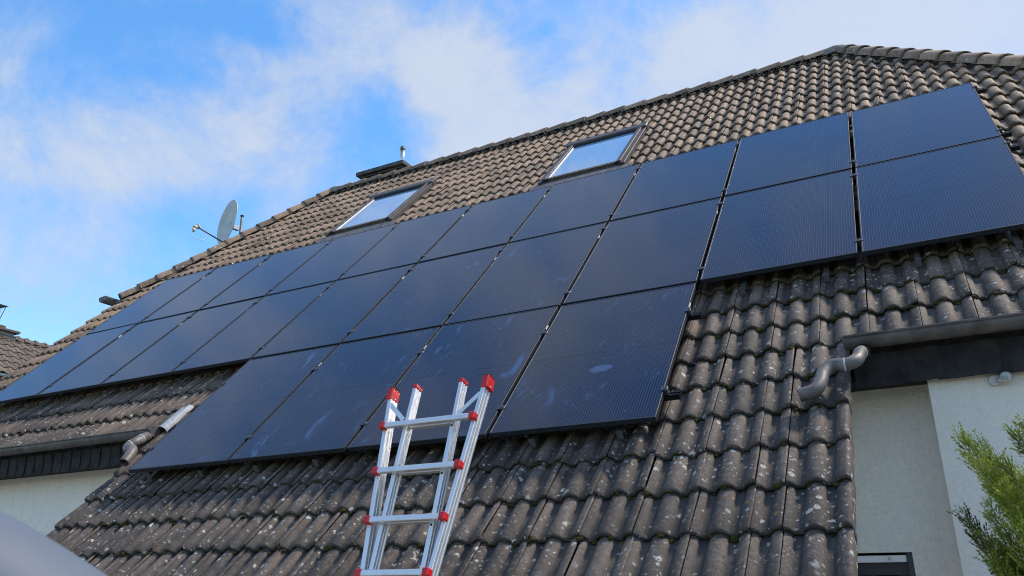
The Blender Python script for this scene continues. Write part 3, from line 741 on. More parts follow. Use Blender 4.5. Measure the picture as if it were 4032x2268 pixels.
wall_with_holes(XC, X_R - .25, GROUND, 2.695, YR_, .12, [HW[1]], M_WALL2, 'lighter rendered wall right of the corner')
wall_box((XC + .001, YR_ + .004, GROUND), (XC + .03, YW_ + .1, 2.69), M_WALL2)
wall_with_holes(X_L + .25, 4.5, GROUND, 2.70, YW_, .12, [HW[2]], M_WALL, 'pale rendered wall under the left eave')
b = MB(); b.box((X_L + .25, -2.945, 2.70), (X_R - .25, -2.3, 2.74)); b.obj('soffit', M_SLATE, house)
# extension side walls, front wall
def gable_poly(x, pts, m, label, th=.2):
    b = MB(); n = len(pts); b.add([(x, p[0], p[1]) for p in pts] + [(x + th, p[0], p[1]) for p in pts], [tuple(range(n)), tuple(range(2 * n - 1, n - 1, -1))] + [((k + 1) % n, k, n + k, n + (k + 1) % n) for k in range(n)])
    o = b.obj('wall', m, house); o['label'] = label
lo = rw(0, Y_EXT + .25, zd - .04); hi = rw(0, Y_EAVE + .55, zd - .04)
gable_poly(X_ER - .40, [(lo.y, GROUND), (hi.y, GROUND), (hi.y, hi.z), (lo.y, lo.z)], M_WALL, 'side wall of the low extension facing right')
gable_poly(X_EL + .20, [(lo.y, GROUND), (hi.y, GROUND), (hi.y, hi.z), (lo.y, lo.z)], M_WALL, 'side wall of the low extension facing left')
wall_box((X_EL + .41, lo.y, GROUND), (X_ER - .41, lo.y + .2, lo.z - .01), M_WALL, 'front wall of the low extension')
a1, a2 = rw(0, Y_EAVE + .5, zd - .04), rw(0, HIP_FOOT - .02, zd - .04)
for x, lb in ((X_L + .25, 'left gable wall'), (X_R - .45, 'right gable wall')):
    gable_poly(x, [(a1.y, GROUND), (2 * YB - a1.y, GROUND), (2 * YB - a1.y, a1.z), (2 * YB - a2.y, a2.z), (a2.y, a2.z), (a1.y, a1.z)], M_WALL, lb)
wall_box((X_L + .46, 2 * YB - a1.y - .2, GROUND), (X_R - .46, 2 * YB - a1.y - .01, a1.z), M_WALL, 'back wall')

def window(x0, x1, z0, z1, y, label):
    root = bpy.data.objects.new('window', None); COL.objects.link(root); root.parent = house; root.matrix_parent_inverse = PINV[house.name]
    root.location = ((x0 + x1) / 2, y, z0); PINV[root.name] = Matrix.Translation(root.location).inverted(); root['label'] = label
    def bx(nm, m, *bs):
        b = MB()
        for lo, hi in bs: b.box(lo, hi, None, .002)
        return b.obj(nm, m, root)
    bx('shutter_guide', M_ANTH, ((x0 + .001, y + .01, z0), (x0 + .034, y + .05, z1 - .001)), ((x1 - .034, y + .01, z0), (x1 - .001, y + .05, z1 - .001)))
    bx('shutter_bar', M_WHITE, ((x0 + .036, y + .022, z1 - .056), (x1 - .036, y + .036, z1 - .016)))
    k = MB(); k.tube([(x1 - .13, y + .022, z1 - .036), (x1 - .13, y + .004, z1 - .036)], .010, 12); k.obj('shutter_stop', M_CREAM, root)
    bx('frame', M_ANTH, ((x0 + .02, y + .06, z1 - .13), (x1 - .02, y + .115, z1 - .02)), ((x0 + .02, y + .06, z0), (x0 + .1, y + .115, z1 - .131)), ((x1 - .1, y + .06, z0), (x1 - .02, y + .115, z1 - .131)), ((x0 + .101, y + .06, z0), (x1 - .101, y + .115, z0 + .09)))
    bx('pane', M_GLASSDARK, ((x0 + .101, y + .09, z0 + .091), (x1 - .101, y + .1, z1 - .131)))
window(9.62, HW[0][1], .3, HW[0][3], YW_, 'dark framed window beside the extension with a white shutter bar')
window(*HW[1], YR_, 'dark framed window behind the conifer')
window(*HW[2], YW_, 'window under the left eave with a white shutter bar')

# downpipes that spill on the extension roof
def bez(pts, n=8):
    pts = [Vector(p) for p in pts]; out = []
    for i in range(len(pts) - 1):
        p0, p1, p2, p3 = pts[max(i - 1, 0)], pts[i], pts[i + 1], pts[min(i + 2, len(pts) - 1)]
        for k in range(n):
            t = k / n
            out.append(0.5 * ((2 * p1) + (p2 - p0) * t + (2 * p0 - 5 * p1 + 4 * p2 - p3) * t * t + (3 * p1 - p0 - 3 * p2 + p3) * t ** 3))
    out.append(pts[-1]); return out
def downpipe(pts, r, rings, label):
    path = bez(pts, 8); b = MB(); b.tube(path, r, 20, caps=False)
    o = b.obj('downpipe', M_ZINC_P, house); o['label'] = label
    s = o.modifiers.new('thickness', 'SOLIDIFY'); s.thickness = .003; s.offset = -1
    for q_ in rings:
        i = int(q_ * (len(path) - 1)); t = (path[min(i + 1, len(path) - 1)] - path[i - 1]).normalized()
        c = MB(); c.tube([path[i] - t * .004, path[i] + t * .004], r + .0022, 20); c.obj('solder_ring', M_LIME, o)
    c = MB(); c.tube([path[0], path[0] + (path[2] - path[0]).normalized() * .10], r + .0035, 20, caps=False); c.obj('outlet_collar', M_ZINC_P, o)
downpipe([rw(10.345, -4.52, -.185), rw(10.345, -4.60, -.135), rw(10.338, -4.73, -.075), rw(10.325, -4.83, -.045), rw(10.27, -4.875, -.040), rw(10.19, -4.87, -.040),
          rw(10.145, -4.93, -.045), rw(10.125, -5.02, -.055), rw(10.09, -5.075, -.060), rw(10.01, -5.10, -.065)], .038, (.20, .47), 'S-bent zinc downpipe at the right gutter')
downpipe([rw(3.96, -4.44, -.17), rw(4.06, -4.54, -.13), rw(4.15, -4.66, -.075), rw(4.185, -4.76, -.045), rw(4.175, -4.83, -.035), rw(4.215, -4.88, -.030), rw(4.29, -4.90, -.030),
          rw(4.335, -4.96, -.035), rw(4.36, -5.08, -.045)], .044, (.30, .48), 'bent zinc downpipe at the left gutter')
# bright folded sheet over the left gutter end
b = MB(); n = 9; vs = []
for j, (yy, wd, hh_) in enumerate(((-4.45, .046, .066), (-4.42, .052, .060), (-4.30, .045, .060), (-4.16, .045, .058), (-4.08, .046, .048), (-4.05, .04, .035))):
    for k in range(n):
        a = math.pi * k / (n - 1)
        vs.append(rw(X_EL + .005 + math.cos(a) * wd * 1.15, yy, Z0 + .02 + math.sin(a) ** .7 * hh_ + random.gauss(0, .004)))
b.add(vs, [(q_ * n + k, q_ * n + k + 1, (q_ + 1) * n + k + 1, (q_ + 1) * n + k) for q_ in range(5) for k in range(n - 1)], True)
b.obj('verge_flashing', M_LEAD, house)['label'] = 'bright crumpled sheet metal over the left verge corner'

# ------------------------------------------------------------------ chimney
CHX0, CHX1, CHY0, CHY1 = 1.28, 2.42, 3.0, 3.95
ch = MB(); ch.box((CHX0 + .13, CHY0 + .13, 7.2), (CHX1 - .13, CHY1 - .13, 9.06)); chim = ch.obj('chimney', M_SLATE, house); chim['label'] = 'slate clad chimney with concrete slab behind the ridge'
b = MB(); b.box((CHX0, CHY0, 9.085), (CHX1, CHY1, 9.165), None, .006); b.obj('slab', M_CHIM, chim)
b = MB(); b.box((CHX0 + .07, CHY0 + .07, 9.05), (CHX1 - .07, CHY1 - .07, 9.083)); b.obj('slab_underside', M_CHIM, chim)
sl = MB(); sl.box((0, 0, 0), (.245, .006, .30)); slm = sl.mesh('slate'); slm.materials.append(M_SLATE)
for r in range(2):
    for k in range(4):
        put('slate', slm, chim, Matrix.Translation((CHX0 + .115 + k * .23 - (.0 if r else .02), CHY0 + .118 - r * .002, 8.77 - r * .2)) @ Matrix.Rotation(random.gauss(0, .01), 4, 'Y'))
fx, fy = 2.20, 3.28
b = MB(); b.tube([(fx, fy, 9.16), (fx, fy, 9.59)], .044, 18); b.obj('flue', M_STEEL, chim)
b = MB(); b.tube([(fx, fy, 9.235), (fx, fy, 9.275)], .056, 18); b.tube([(fx, fy, 9.56), (fx, fy, 9.600)], .052, 18); b.tube([(fx, fy, 9.605), (fx, fy, 9.625)], .048, 18); b.obj('flue_collar', mat('flue_collar', (0.16, 0.14, 0.12), 0.5, 0.6), chim)
b = MB(); b.tube([(fx, fy, 9.16), (fx, fy, 9.215)], .09, 18, radii=[.14, .055]); b.obj('flue_skirt', M_WHITE, chim)
b = MB(); b.box((1.52, 3.2, 9.168), (1.90, 3.5, 9.235), None, .01); b.obj('flue_cover', M_TERRA, chim)

# ------------------------------------------------------------------ solar panels
PW, PH, PT = 1.124, PY - .030, 0.035
fm = MB(); lip = .011
fm.box((0, 0, -PT), (PW, lip, 0), None, .0012); fm.box((0, PH - lip, -PT), (PW, PH, 0), None, .0012)
fm.box((0, lip, -PT), (lip, PH - lip, 0), None, .0012); fm.box((PW - lip, lip, -PT), (PW, PH - lip, 0), None, .0012)
FRAME_ME = fm.mesh('frame'); FRAME_ME.materials.append(M_FRAME)
gm = MB(); gm.add([(lip, lip, -.0022), (PW - lip, lip, -.0022), (PW - lip, PH - lip, -.0022), (lip, PH - lip, -.0022)], [(0, 1, 2, 3)])
gm.add([(lip, lip, -.008), (PW - lip, lip, -.008), (PW - lip, PH - lip, -.008), (lip, PH - lip, -.008)], [(3, 2, 1, 0)])
GLASS_ME = gm.mesh('cell_glass'); GLASS_ME.materials.append(M_CELL)
uvl = GLASS_ME.uv_layers.new(name='UVMap')
for lp in GLASS_ME.loops:
    co = GLASS_ME.vertices[lp.vertex_index].co; uvl.data[lp.index].uv = (co.x - lip - (PW - 2 * lip - 6 * .183) / 2 + .183 / 2, co.y)
bs = MB(); bs.box((.35, .75, -.024), (.78, .90, -.010)); BOX_ME = bs.mesh('junction_box'); BOX_ME.materials.append(M_BLACK)
stk = MB(); stk.box((PW + .0005, PH - .36, -.022), (PW + .0012, PH - .30, -.008)); STK_ME = stk.mesh('serial_label'); STK_ME.materials.append(M_STICK)
ORD = ['leftmost', 'second from left', 'third from left', 'fourth from left', 'fifth from left', 'fifth from right', 'fourth from right', 'third from right', 'second from right', 'rightmost']
ORD4 = ['leftmost', 'second from left', 'second from right', 'rightmost']
ROWN = ['top row', 'middle row', 'bottom row']
for r, (c0, c1) in enumerate(ROWS):
    for c in range(c0, c1):
        pos = (ORD if r < 2 else ORD4)[c - c0]
        extra = ', just above the ladder' if (r, c) == (2, 6) else ''
        mtx = MR @ Matrix.Translation((c * PX + .015, -(r + 1) * PY + .015, 0)) @ Matrix.Rotation(random.gauss(0, .0016), 4, 'X') @ Matrix.Rotation(random.gauss(0, .0016), 4, 'Y')
        t = thing('solar_panel', 'black solar panel in the %s, %s%s' % (ROWN[r], pos, extra), 'solar panel', mtx.translation, 'solar panels on the roof', mtx.to_quaternion())
        put('frame', FRAME_ME, t); gl = put('cell_glass', GLASS_ME, t)
        dust = (1.0 if r == 2 else (0.7 if (r == 1 and c in (5, 6)) else 0.12 if r == 1 and 3 < c < 8 else 0.0))
        gl.color = (dust, 1.0 if (r, c) == (2, 7) else 0.0, 0, 1)
        put('junction_box', BOX_ME, t); put('serial_label', STK_ME, t)

# mounting rails with clamps and roof hooks
RAILY = [(-.20, 0), (-1.59, 0), (-1.94, 1), (-3.30, 1), (-3.97, 2), (-4.97, 2)]
RL = ['upper rail under the top panel row', 'lower rail under the top panel row', 'upper rail under the middle panel row', 'lower rail under the middle panel row', 'upper rail under the bottom panel row', 'lower rail under the bottom panel row']
cl = MB(); cl.box((-.030, -.020, .0015), (.030, .020, .0055), None, .001); cl.tube([(0, 0, .005), (0, 0, .010)], .0065, 10); cl.box((-.0085, -.018, -.034), (.0085, .018, .001))
CL_ME = cl.mesh('mid_clamp'); CL_ME.materials.append(M_CLAMP)
ec = MB(); ec.box((-.016, -.020, .0015), (.026, .020, .0055), None, .001); ec.tube([(.012, 0, .005), (.012, 0, .010)], .0065, 10); ec.box((.003, -.020, -.034), (.026, .020, .001))
EC_ME = ec.mesh('end_clamp'); EC_ME.materials.append(M_CLAMP)
hk = MB(); hk.box((-.019, -.27, -.118), (.019, .16, -.112)); hk.box((-.019, -.020, -.112), (.019, -.014, -.070)); hk.box((-.020, -.276, -.150), (.020, -.270, -.085)); HK_ME = hk.mesh('roof_hook'); HK_ME.materials.append(M_HOOK)
for (y, r), lb in zip(RAILY, RL):
    c0, c1 = ROWS[r]; x0, x1 = c0 * PX - .07, c1 * PX + .075
    b = MB(); b.box((x0, y - .020, -.078), (x1, y - .015, -.038), MR); b.box((x0, y + .015, -.078), (x1, y + .020, -.038), MR); b.box((x0, y - .015, -.078), (x1, y + .015, -.073), MR); b.box((x0, y - .015, -.060), (x1, y + .015, -.056), MR); b.box((x0, y - .015, -.042), (x1, y - .007, -.038), MR); b.box((x0, y + .007, -.042), (x1, y + .015, -.038), MR)
    t = thing('mounting_rail', 'black aluminium ' + lb, 'mounting rail', rw((x0 + x1) / 2, y, -.08), 'mounting rails under the panels')
    b.obj('rail', M_RAIL, t)
    for c in range(c0, c1 + 1):
        if c == c0: put('end_clamp', EC_ME, t, MR @ Matrix.Translation((c * PX + .015, y, 0)) @ Matrix.Rotation(math.pi, 4, 'Z'))
        elif c == c1: put('end_clamp', EC_ME, t, MR @ Matrix.Translation((c * PX - .015, y, 0)))
        else: put('mid_clamp', CL_ME, t, MR @ Matrix.Translation((c * PX, y, 0)))
    x = 9.55 - math.floor((9.55 - x0 - .1) / (2 * TW)) * 2 * TW
    while x < x1 - .05:
        put('roof_hook', HK_ME, t, MR @ Matrix.Translation((x, y, 0))); x += TW * 2

# ------------------------------------------------------------------ ladder
LA = math.radians(71); LB = Vector((8.243, -4.9, 1.632))
ML = Matrix.Translation(LB) @ Matrix(((1, 0, 0), (0, math.cos(LA), -math.sin(LA)), (0, math.sin(LA), math.cos(LA)))).to_4x4()   # local x right, y up the ladder, z to the camera
foot_b = (GROUND - LB.z) / math.sin(LA)
lad = thing('ladder', 'aluminium telescopic ladder with red plastic caps leaning on the extension eave', 'ladder', ML @ Vector((0, foot_b, 0)))
def stile(nm, pts, w, dep, zc, m=M_ALU, grooves=True):
    b = MB(); h, e = w / 2, dep / 2
    # extruded section with a bead on the front edges and grooves along the sides
    sec = [(-h, -e), (h, -e), (h, -e * .70), (h - .0025, -e * .62), (h - .0025, -e * .2), (h, -e * .12), (h, e * .12), (h - .0025, e * .2), (h - .0025, e * .62), (h, e * .70), (h, e - .003), (h - .003, e), (-h + .003, e), (-h, e - .003), (-h, e * .70), (-h + .0025, e * .62), (-h + .0025, e * .2), (-h, e * .12), (-h, -e * .12), (-h + .0025, -e * .2), (-h + .0025, -e * .62), (-h, -e * .70)]
    n = len(sec); vs = []
    for (x, y) in pts: vs += [ML @ Vector((x + s[0], y, zc + s[1])) for s in sec]
    fs = [(i * n + k, i * n + (k + 1) % n, (i + 1) * n + (k + 1) % n, (i + 1) * n + k) for i in range(len(pts) - 1) for k in range(n)]
    fs += [tuple(range(n - 1, -1, -1)), tuple(range((len(pts) - 1) * n, len(pts) * n))]
    b.add(vs, fs); return b.obj(nm, m, lad)
INX, OUTZ, INZ = 0.153, -0.027, -0.0275
TOPI, TOPO = 1.036, 1.020
def out_x(bb): return 0.200 + max(-.25, bb) * 0.110
for s in (-1, 1):
    stile('inner_stile', [(s * INX, foot_b + .02), (s * INX, TOPI)], .026, .055, INZ)
    stile('outer_stile', [(s * out_x(-9) , foot_b + .6), (s * out_x(-.25), -.25), (s * out_x(TOPO), TOPO)], .027, .064, OUTZ)
    b = MB(); b.box((s * INX - .016, TOPI - .004, INZ - .031), (s * INX + .016, TOPI + .022, INZ + .031), ML, .004); b.obj('end_cap', M_RED, lad)
    b = MB(); cx = s * out_x(TOPO + .02)
    b.box((cx - .020, TOPO - .045, OUTZ - .038), (cx + .020, TOPO + .032, OUTZ + .038), ML, .005); ft = b.obj('foot_cap', M_RED, lad)
    b = MB(); vs = []; n = 9
    for xx in (cx - .017, cx + .017):
        vs += [ML @ Vector((xx, TOPO + .032 + .020 * math.sin(math.pi * k / (n - 1)) ** .7, OUTZ - .036 + .072 * k / (n - 1))) for k in range(n)]
    b.add(vs, [tuple(range(n)), tuple(range(2 * n - 1, n - 1, -1))] + [(k + 1, k, n + k, n + k + 1) for k in range(n - 1)]); b.obj('rubber_sole', M_BLACK, ft)
    b = MB(); b.tube([ML @ Vector((cx - .024, TOPO - .03, OUTZ)), ML @ Vector((cx + .024, TOPO - .03, OUTZ))], .004, 8); b.obj('rivet', M_ALU, ft)
    # flat brace from the splayed stile to the inner side
    p0 = Vector((s * (out_x(.94) - .008), .945, OUTZ + .028)); p1 = Vector((s * .178, .835, OUTZ + .024)); dv = (p1 - p0); t_ = dv.normalized(); nn = Vector((-t_.y, t_.x, 0)) * .013
    b = MB(); vs = []
    for zz in (-.002, .002): vs += [ML @ (p0 + nn + Vector((0, 0, zz))), ML @ (p1 + nn + Vector((0, 0, zz))), ML @ (p1 - nn + Vector((0, 0, zz))), ML @ (p0 - nn + Vector((0, 0, zz)))]
    b.add(vs, [(3, 2, 1, 0), (4, 5, 6, 7), (0, 1, 5, 4), (1, 2, 6, 5), (2, 3, 7, 6), (3, 0, 4, 7)]); b.obj('brace', M_ALU, lad)
bb = 0.796; k = 0
while bb > foot_b + .15:
    hw = out_x(bb)
    if bb > foot_b + .75:
        b = MB(); b.box((-hw - .004, bb - .0145, OUTZ + .034), (hw + .004, bb + .0145, OUTZ + .061), ML, .003); rg = b.obj('rung', M_ALU, lad)
        for s in (-1, 1):
            b = MB(); b.box((s * hw - .018, bb - .0195, OUTZ + .022), (s * hw + .018, bb + .0195, OUTZ + .0665), ML, .004); b.obj('rung_cap', M_RED, rg)
    b = MB(); b.box((-INX + .013, bb - .008, INZ - .015), (INX - .013, bb + .022, INZ + .015), ML, .003); b.obj('rung', M_ALU, lad)
    b = MB(); b.tube([ML @ Vector((INX, bb - .03, INZ + .020)), ML @ Vector((INX, bb - .03, INZ + .0295))], .007, 10); b.obj('lock_hole', M_BLACK, lad)
    bb -= 0.2723; k += 1

# ------------------------------------------------------------------ satellite dish
T = 16.3
dc = CAM + Vector((-.68913, .61096, .38966)) * T
vd_ = Vector((-.68913, .61096, .38966)).normalized(); lf_ = -C_RIGHT * .94 + C_UP * .33; lf_ = (lf_ - vd_ * lf_.dot(vd_)).normalized(); ax = (-vd_ * .31 + lf_ * .95).normalized()
dish = thing('satellite_dish', 'grey satellite dish on a mast behind the left hip', 'satellite dish', (dc.x - ax.x * .25, dc.y - ax.y * .25, 6.75))
side = ax.cross(Vector((0, 0, 1))).normalized(); upv = side.cross(ax)
b = MB(); vs = []; nr, na = 7, 36
for i in range(nr + 1):
    for k in range(na):
        r = i / nr; a = 2 * math.pi * k / na; vs.append(dc + side * (math.cos(a) * r * .405) + upv * (math.sin(a) * r * .45) + ax * (r * r * .075))
fs = [(i * na + k, i * na + (k + 1) % na, (i + 1) * na + (k + 1) % na, (i + 1) * na + k) for i in range(nr) for k in range(na)]
b.add(vs, fs, True); rfl = b.obj('reflector', M_DISH, dish); s_ = rfl.modifiers.new('thickness', 'SOLIDIFY'); s_.thickness = .012
low = dc - upv * .43 + ax * .05
lnb = CAM + Vector((-.71493, .58612, .38123)) * (T - .55)
b = MB(); dv = (lnb - low)
b.tube([dc - upv * .40 - ax * .10, low, low + dv * .93], .013, 8, smooth=False); b.obj('feed_arm', M_DISHARM, dish)
b = MB(); lo_ = lnb; fd = (dc - lnb).normalized()
b.tube([lo_ - fd * .07, lo_ + fd * .0], .032, 12); b.tube([lo_ + fd * .0, lo_ + fd * .05], .036, 14); b.tube([lo_ - fd * .06 - upv * .02, lo_ - fd * .06 - upv * .085], .026, 10); b.obj('lnb', M_CREAM, dish)
b = MB(); b.tube([lo_ + fd * .008, lo_ + fd * .022], .042, 14); b.obj('lnb_clamp', M_DISHARM, dish)
for q_ in (0, .012):
    b = MB(); b.tube(bez([lo_ - fd * .06 - upv * .08 + side * q_, lo_ - fd * .05 - upv * .20, lo_ + dv * -.28 - upv * .17 + side * q_, lo_ - dv * .42 + upv * .012]), .004, 6); b.obj('cable', M_CABLE, dish)
mt = dc - ax * .19 + side * .06
mast_top = CAM + Vector((-.67854, .61711, .39844)) * (T + .15)
b = MB(); b.tube([(mast_top.x, mast_top.y, 6.7), mast_top], .024, 12); b.obj('mast', M_HOOK, dish)
b = MB(); b.tube([mast_top, mast_top + Vector((0, 0, .02))], .034, 12); b.obj('mast_cap', M_BLACK, dish)
b = MB(); bxm = Matrix.Translation(dc - ax * .08) @ Matrix((side, upv, ax)).transposed().to_4x4()
b.box((-.035, -.10, -.09), (.035, .0, .02), bxm, .006); b.obj('mount_bracket', mat('galvanised', (.45, .46, .47), .4, .7, noise=.2, nscale=30), dish)
b = MB(); b.tube([dc - ax * .12, Vector((mast_top.x, mast_top.y, dc.z - .03))], .02, 8); b.obj('mount_arm', M_DISHARM, dish)

# ------------------------------------------------------------------ motion sensor lamp under the right eave
lp = Vector((11.03, YR_ - .01, 2.625))
M_SENS = mat('sensor_white', (.42, .42, .39), .5)
sen = thing('motion_sensor', 'white motion sensor on the wall under the right eave', 'motion sensor', (lp.x, YR_, lp.z - .05))
b = MB(); b.tube([lp + Vector((-.025, .01, 0)), lp + Vector((-.025, -.02, 0))], .030, 18); b.obj('base', M_SENS, sen)
b = MB(); b.tube([lp + Vector((-.012, -.02, -.004)), lp + Vector((.02, -.05, -.008))], .014, 12); b.obj('joint', M_SENS, sen)
b = MB(); b.tube([lp + Vector((.03, -.055, .024)), lp + Vector((.03, -.06, .004)), lp + Vector((.03, -.065, -.012)), lp + Vector((.03, -.068, -.024))], .034, 18, radii=[.026, .029, .027, .014]); b.obj('head', M_SENS, sen)
b = MB(); b.tube([lp + Vector((.024, -.082, .000)), lp + Vector((.024, -.086, -.014))], .024, 14, radii=[.018, .012]); b.obj('lens', mat('sensor_lens', (.30, .32, .31), .35), sen)

# ------------------------------------------------------------------ conifer
def leaf_mat():
    m = bpy.data.materials.new('conifer_foliage'); m.use_nodes = True; N = NT(m.node_tree); b = N.n['Principled BSDF']
    at = N.add('ShaderNodeAttribute', attribute_name='tone').outputs['Fac']
    pos = N.add('ShaderNodeNewGeometry').outputs['Position']
    f = N.math('ADD', at, N.math('MULTIPLY', N.math('SUBTRACT', N.noise(pos, 7, 3).outputs['Fac'], .5), .5))
    col = N.mix(N.ramp(f, 0.05, 0.95), (0.014, 0.036, 0.008), (0.25, 0.31, 0.040))  # dark green on the inner sprays, yellow-green towards the tips
    N.l.new(col, b.inputs['Base Color']); b.inputs['Roughness'].default_value = 0.55; b.inputs['Specular IOR Level'].default_value = 0.25
    tr = N.add('ShaderNodeBsdfTranslucent', {'Color': col}); mx = N.add('ShaderNodeMixShader', {0: 0.28, 1: b.outputs[0], 2: tr.outputs[0]})
    N.l.new(mx.outputs[0], N.n['Material Output'].inputs['Surface']); return m
M_LEAF = leaf_mat(); M_BARK = mat('conifer_bark', (0.13, 0.075, 0.045), 0.9, noise=.4, nscale=30)
TREE = Vector((11.36, -4.75, GROUND))
con = thing('conifer', 'feathery green conifer in front of the rendered wall at the right edge', 'tree', TREE)
b = MB(); b.tube([TREE, TREE + Vector((.02, .01, 1.2)), TREE + Vector((-.01, .02, 2.5))], .05, 9, radii=[.055, .035, .008]); b.obj('trunk', M_BARK, con)
LV, LF, LA_ = [], [], []; stems = MB()
def blade(p, d, L, wd, tone):
    d = d.normalized(); s = d.cross(Vector((random.gauss(0, 1), random.gauss(0, 1), random.gauss(0, 1)))).normalized() * wd
    o = len(LV); LV.extend([p, p + d * L * .55 + s, p + d * L, p + d * L * .55 - s]); LF.append((o, o + 1, o + 2, o + 3)); LA_.extend([tone * .7, tone, min(1, tone + .2), tone])
def spray(p, d, L, tone, nrm):
    """a flat fan: axis with alternating twiglets"""
    d = d.normalized(); s = d.cross(nrm).normalized(); n = max(4, int(L / .011)); q = Vector(p)
    bend = Vector((random.gauss(0, .3), random.gauss(0, .3), random.gauss(.25, .3)))
    for i in range(n):
        t = i / n; dd = (d + bend * t * .5).normalized(); q = q + dd * (L / n)
        blade(q, dd, .022, .0026, tone * (.6 + .5 * t))
        for sg in (-1, 1):
            if random.random() < .88:
                tl = L * .30 * (1 - t) + .010; td = (dd * 1.0 + s * sg * random.uniform(.55, .9) + nrm * random.gauss(0, .22)).normalized(); m_ = max(1, int(tl / .013)); qq = Vector(q)
                for j in range(m_):
                    blade(qq, (td + dd * .12 * j), .022, .0027, tone * (.5 + .6 * t) + .12 * j / m_); qq += td * .012
def plume(a, b_, r, n, tone=.75):
    a, b_ = Vector(a), Vector(b_); ax_ = (b_ - a); L = ax_.length; t_ = ax_.normalized()
    stems.tube([a, a.lerp(b_, .5) + Vector((0, 0, -.02)), b_], .005, 5, radii=[.007, .004, .0015])
    u_ = t_.cross(Vector((0, 0, 1))); u_ = u_.normalized() if u_.length > .01 else Vector((1, 0, 0)); w_ = t_.cross(u_)
    for i in range(n):
        t = (i + random.random()) / n; p = a.lerp(b_, t) + Vector((0, 0, -.02 * 4 * t * (1 - t))); an = random.uniform(0, 2 * math.pi)
        out = (u_ * math.cos(an) + w_ * math.sin(an)); d_ = (t_ * random.uniform(.7, 1.3) + out * random.uniform(.3, .8) + Vector((0, 0, .3)))
        spray(p, d_, r * (1.15 - .75 * t) * random.uniform(.6, 1.2), min(1, max(.05, tone * (.45 + .6 * t) + random.gauss(0, .12))), (out + t_ * .3).normalized())
    spray(b_ - t_ * .02, t_, r * .5, tone, u_)
def tp(u, v, y): 
    v += 52; u += 22
    d_ = pix_dir(u, v); return CAM + d_ * ((y - CAM.y) / d_.y)
PL = [((11.10, -4.85, 1.35), tp(3775, 1700, -4.95), .16, 70, .8), ((11.10, -4.80, 1.45), tp(3850, 1725, -4.90), .15, 60, .75), ((11.15, -4.95, 1.25), tp(3850, 1810, -5.05), .17, 70, .85),
      ((11.2, -4.9, 1.4), tp(3935, 1790, -4.95), .16, 60, .8), ((11.05, -4.85, 1.25), tp(3785, 1995, -4.95), .13, 50, .35), ((11.05, -4.95, 1.1), tp(3815, 2060, -5.0), .13, 50, .4),
      ((11.2, -4.95, 1.5), tp(4005, 1690, -5.0), .16, 60, .7), ((11.3, -4.9, 1.6), tp(4060, 1650, -5.0), .17, 60, .7), ((11.2, -5.0, 1.2), tp(3960, 1920, -5.15), .17, 70, .9),
      ((11.15, -5.0, 1.1), tp(3900, 1990, -5.1), .16, 60, .75), ((11.15, -5.0, .9), tp(3910, 2190, -5.1), .15, 55, .85), ((11.15, -4.95, 1.0), tp(3890, 2110, -5.05), .15, 55, .5),
      ((11.2, -5.0, .8), tp(3940, 2270, -5.1), .16, 60, .8), ((11.2, -5.05, 1.1), tp(4010, 2050, -5.2), .17, 70, .9), ((11.25, -5.0, 1.3), tp(4040, 1850, -5.15), .17, 70, .85),
      ((11.2, -4.9, 1.0), tp(3960, 2120, -4.95), .17, 70, .35), ((11.2, -4.85, 1.25), tp(3920, 1900, -4.85), .17, 60, .4), ((11.25, -5.0, .9), tp(4030, 2180, -5.2), .17, 70, .8)]
for p in PL: plume(p[0], p[1], p[2], int(p[3] * 2.6), p[4])
for p in PL:
    e_ = Vector(p[0]).lerp(Vector(p[1]), .62) + Vector((.05, .06, -.04)); plume(p[0], e_, p[2] * .95, int(p[3] * 1.3), .12)
for i in range(190):
    z = random.uniform(-.1, 1.75); an = random.uniform(0, 2 * math.pi); R_ = .46 * (1 - max(0, z - 1.2) / 1.5) * random.uniform(.75, 1.1)
    a = TREE + Vector((0, 0, z - GROUND)); e = a + Vector((math.cos(an) * R_, math.sin(an) * R_, random.uniform(.18, .40)))
    if e.x < 10.95: continue
    plume(a, e, .18, 34, random.uniform(.25, .8))
me = bpy.data.meshes.new('crown'); me.from_pydata(LV, [], LF); me.materials.append(M_LEAF)
at = me.attributes.new('tone', 'FLOAT', 'POINT'); at.data.foreach_set('value', np.array(LA_, dtype=np.float32)); me.update()
put('crown', me, con); stems.obj('branches', M_BARK, con)

# ------------------------------------------------------------------ pale rounded surface close to the camera, bottom left corner
EDGE = [(-900, 1690), (-420, 1838), (-150, 1945), (0, 2012), (100, 2062), (212, 2130), (330, 2205), (425, 2268), (640, 2420), (1000, 2700)]
pts = []; rad = .085
for i, (u, v) in enumerate(EDGE):
    d_ = pix_dir(u, v); q0, q1 = EDGE[max(0, i - 1)], EDGE[min(len(EDGE) - 1, i + 1)]
    e_ = (pix_dir(*q1) - pix_dir(*q0)).normalized(); nrm = d_.cross(e_).normalized()
    if nrm.z > 0: nrm = -nrm
    dist = 1.0; sa = rad / dist; pts.append(CAM + d_ * dist + nrm * rad)
b = MB(); b.tube(bez(pts, 4), rad, 40); cv = b.obj('rounded_panel', M_VAN)
tag(cv, 'smooth pale grey rounded surface close by in the bottom left corner', 'panel')

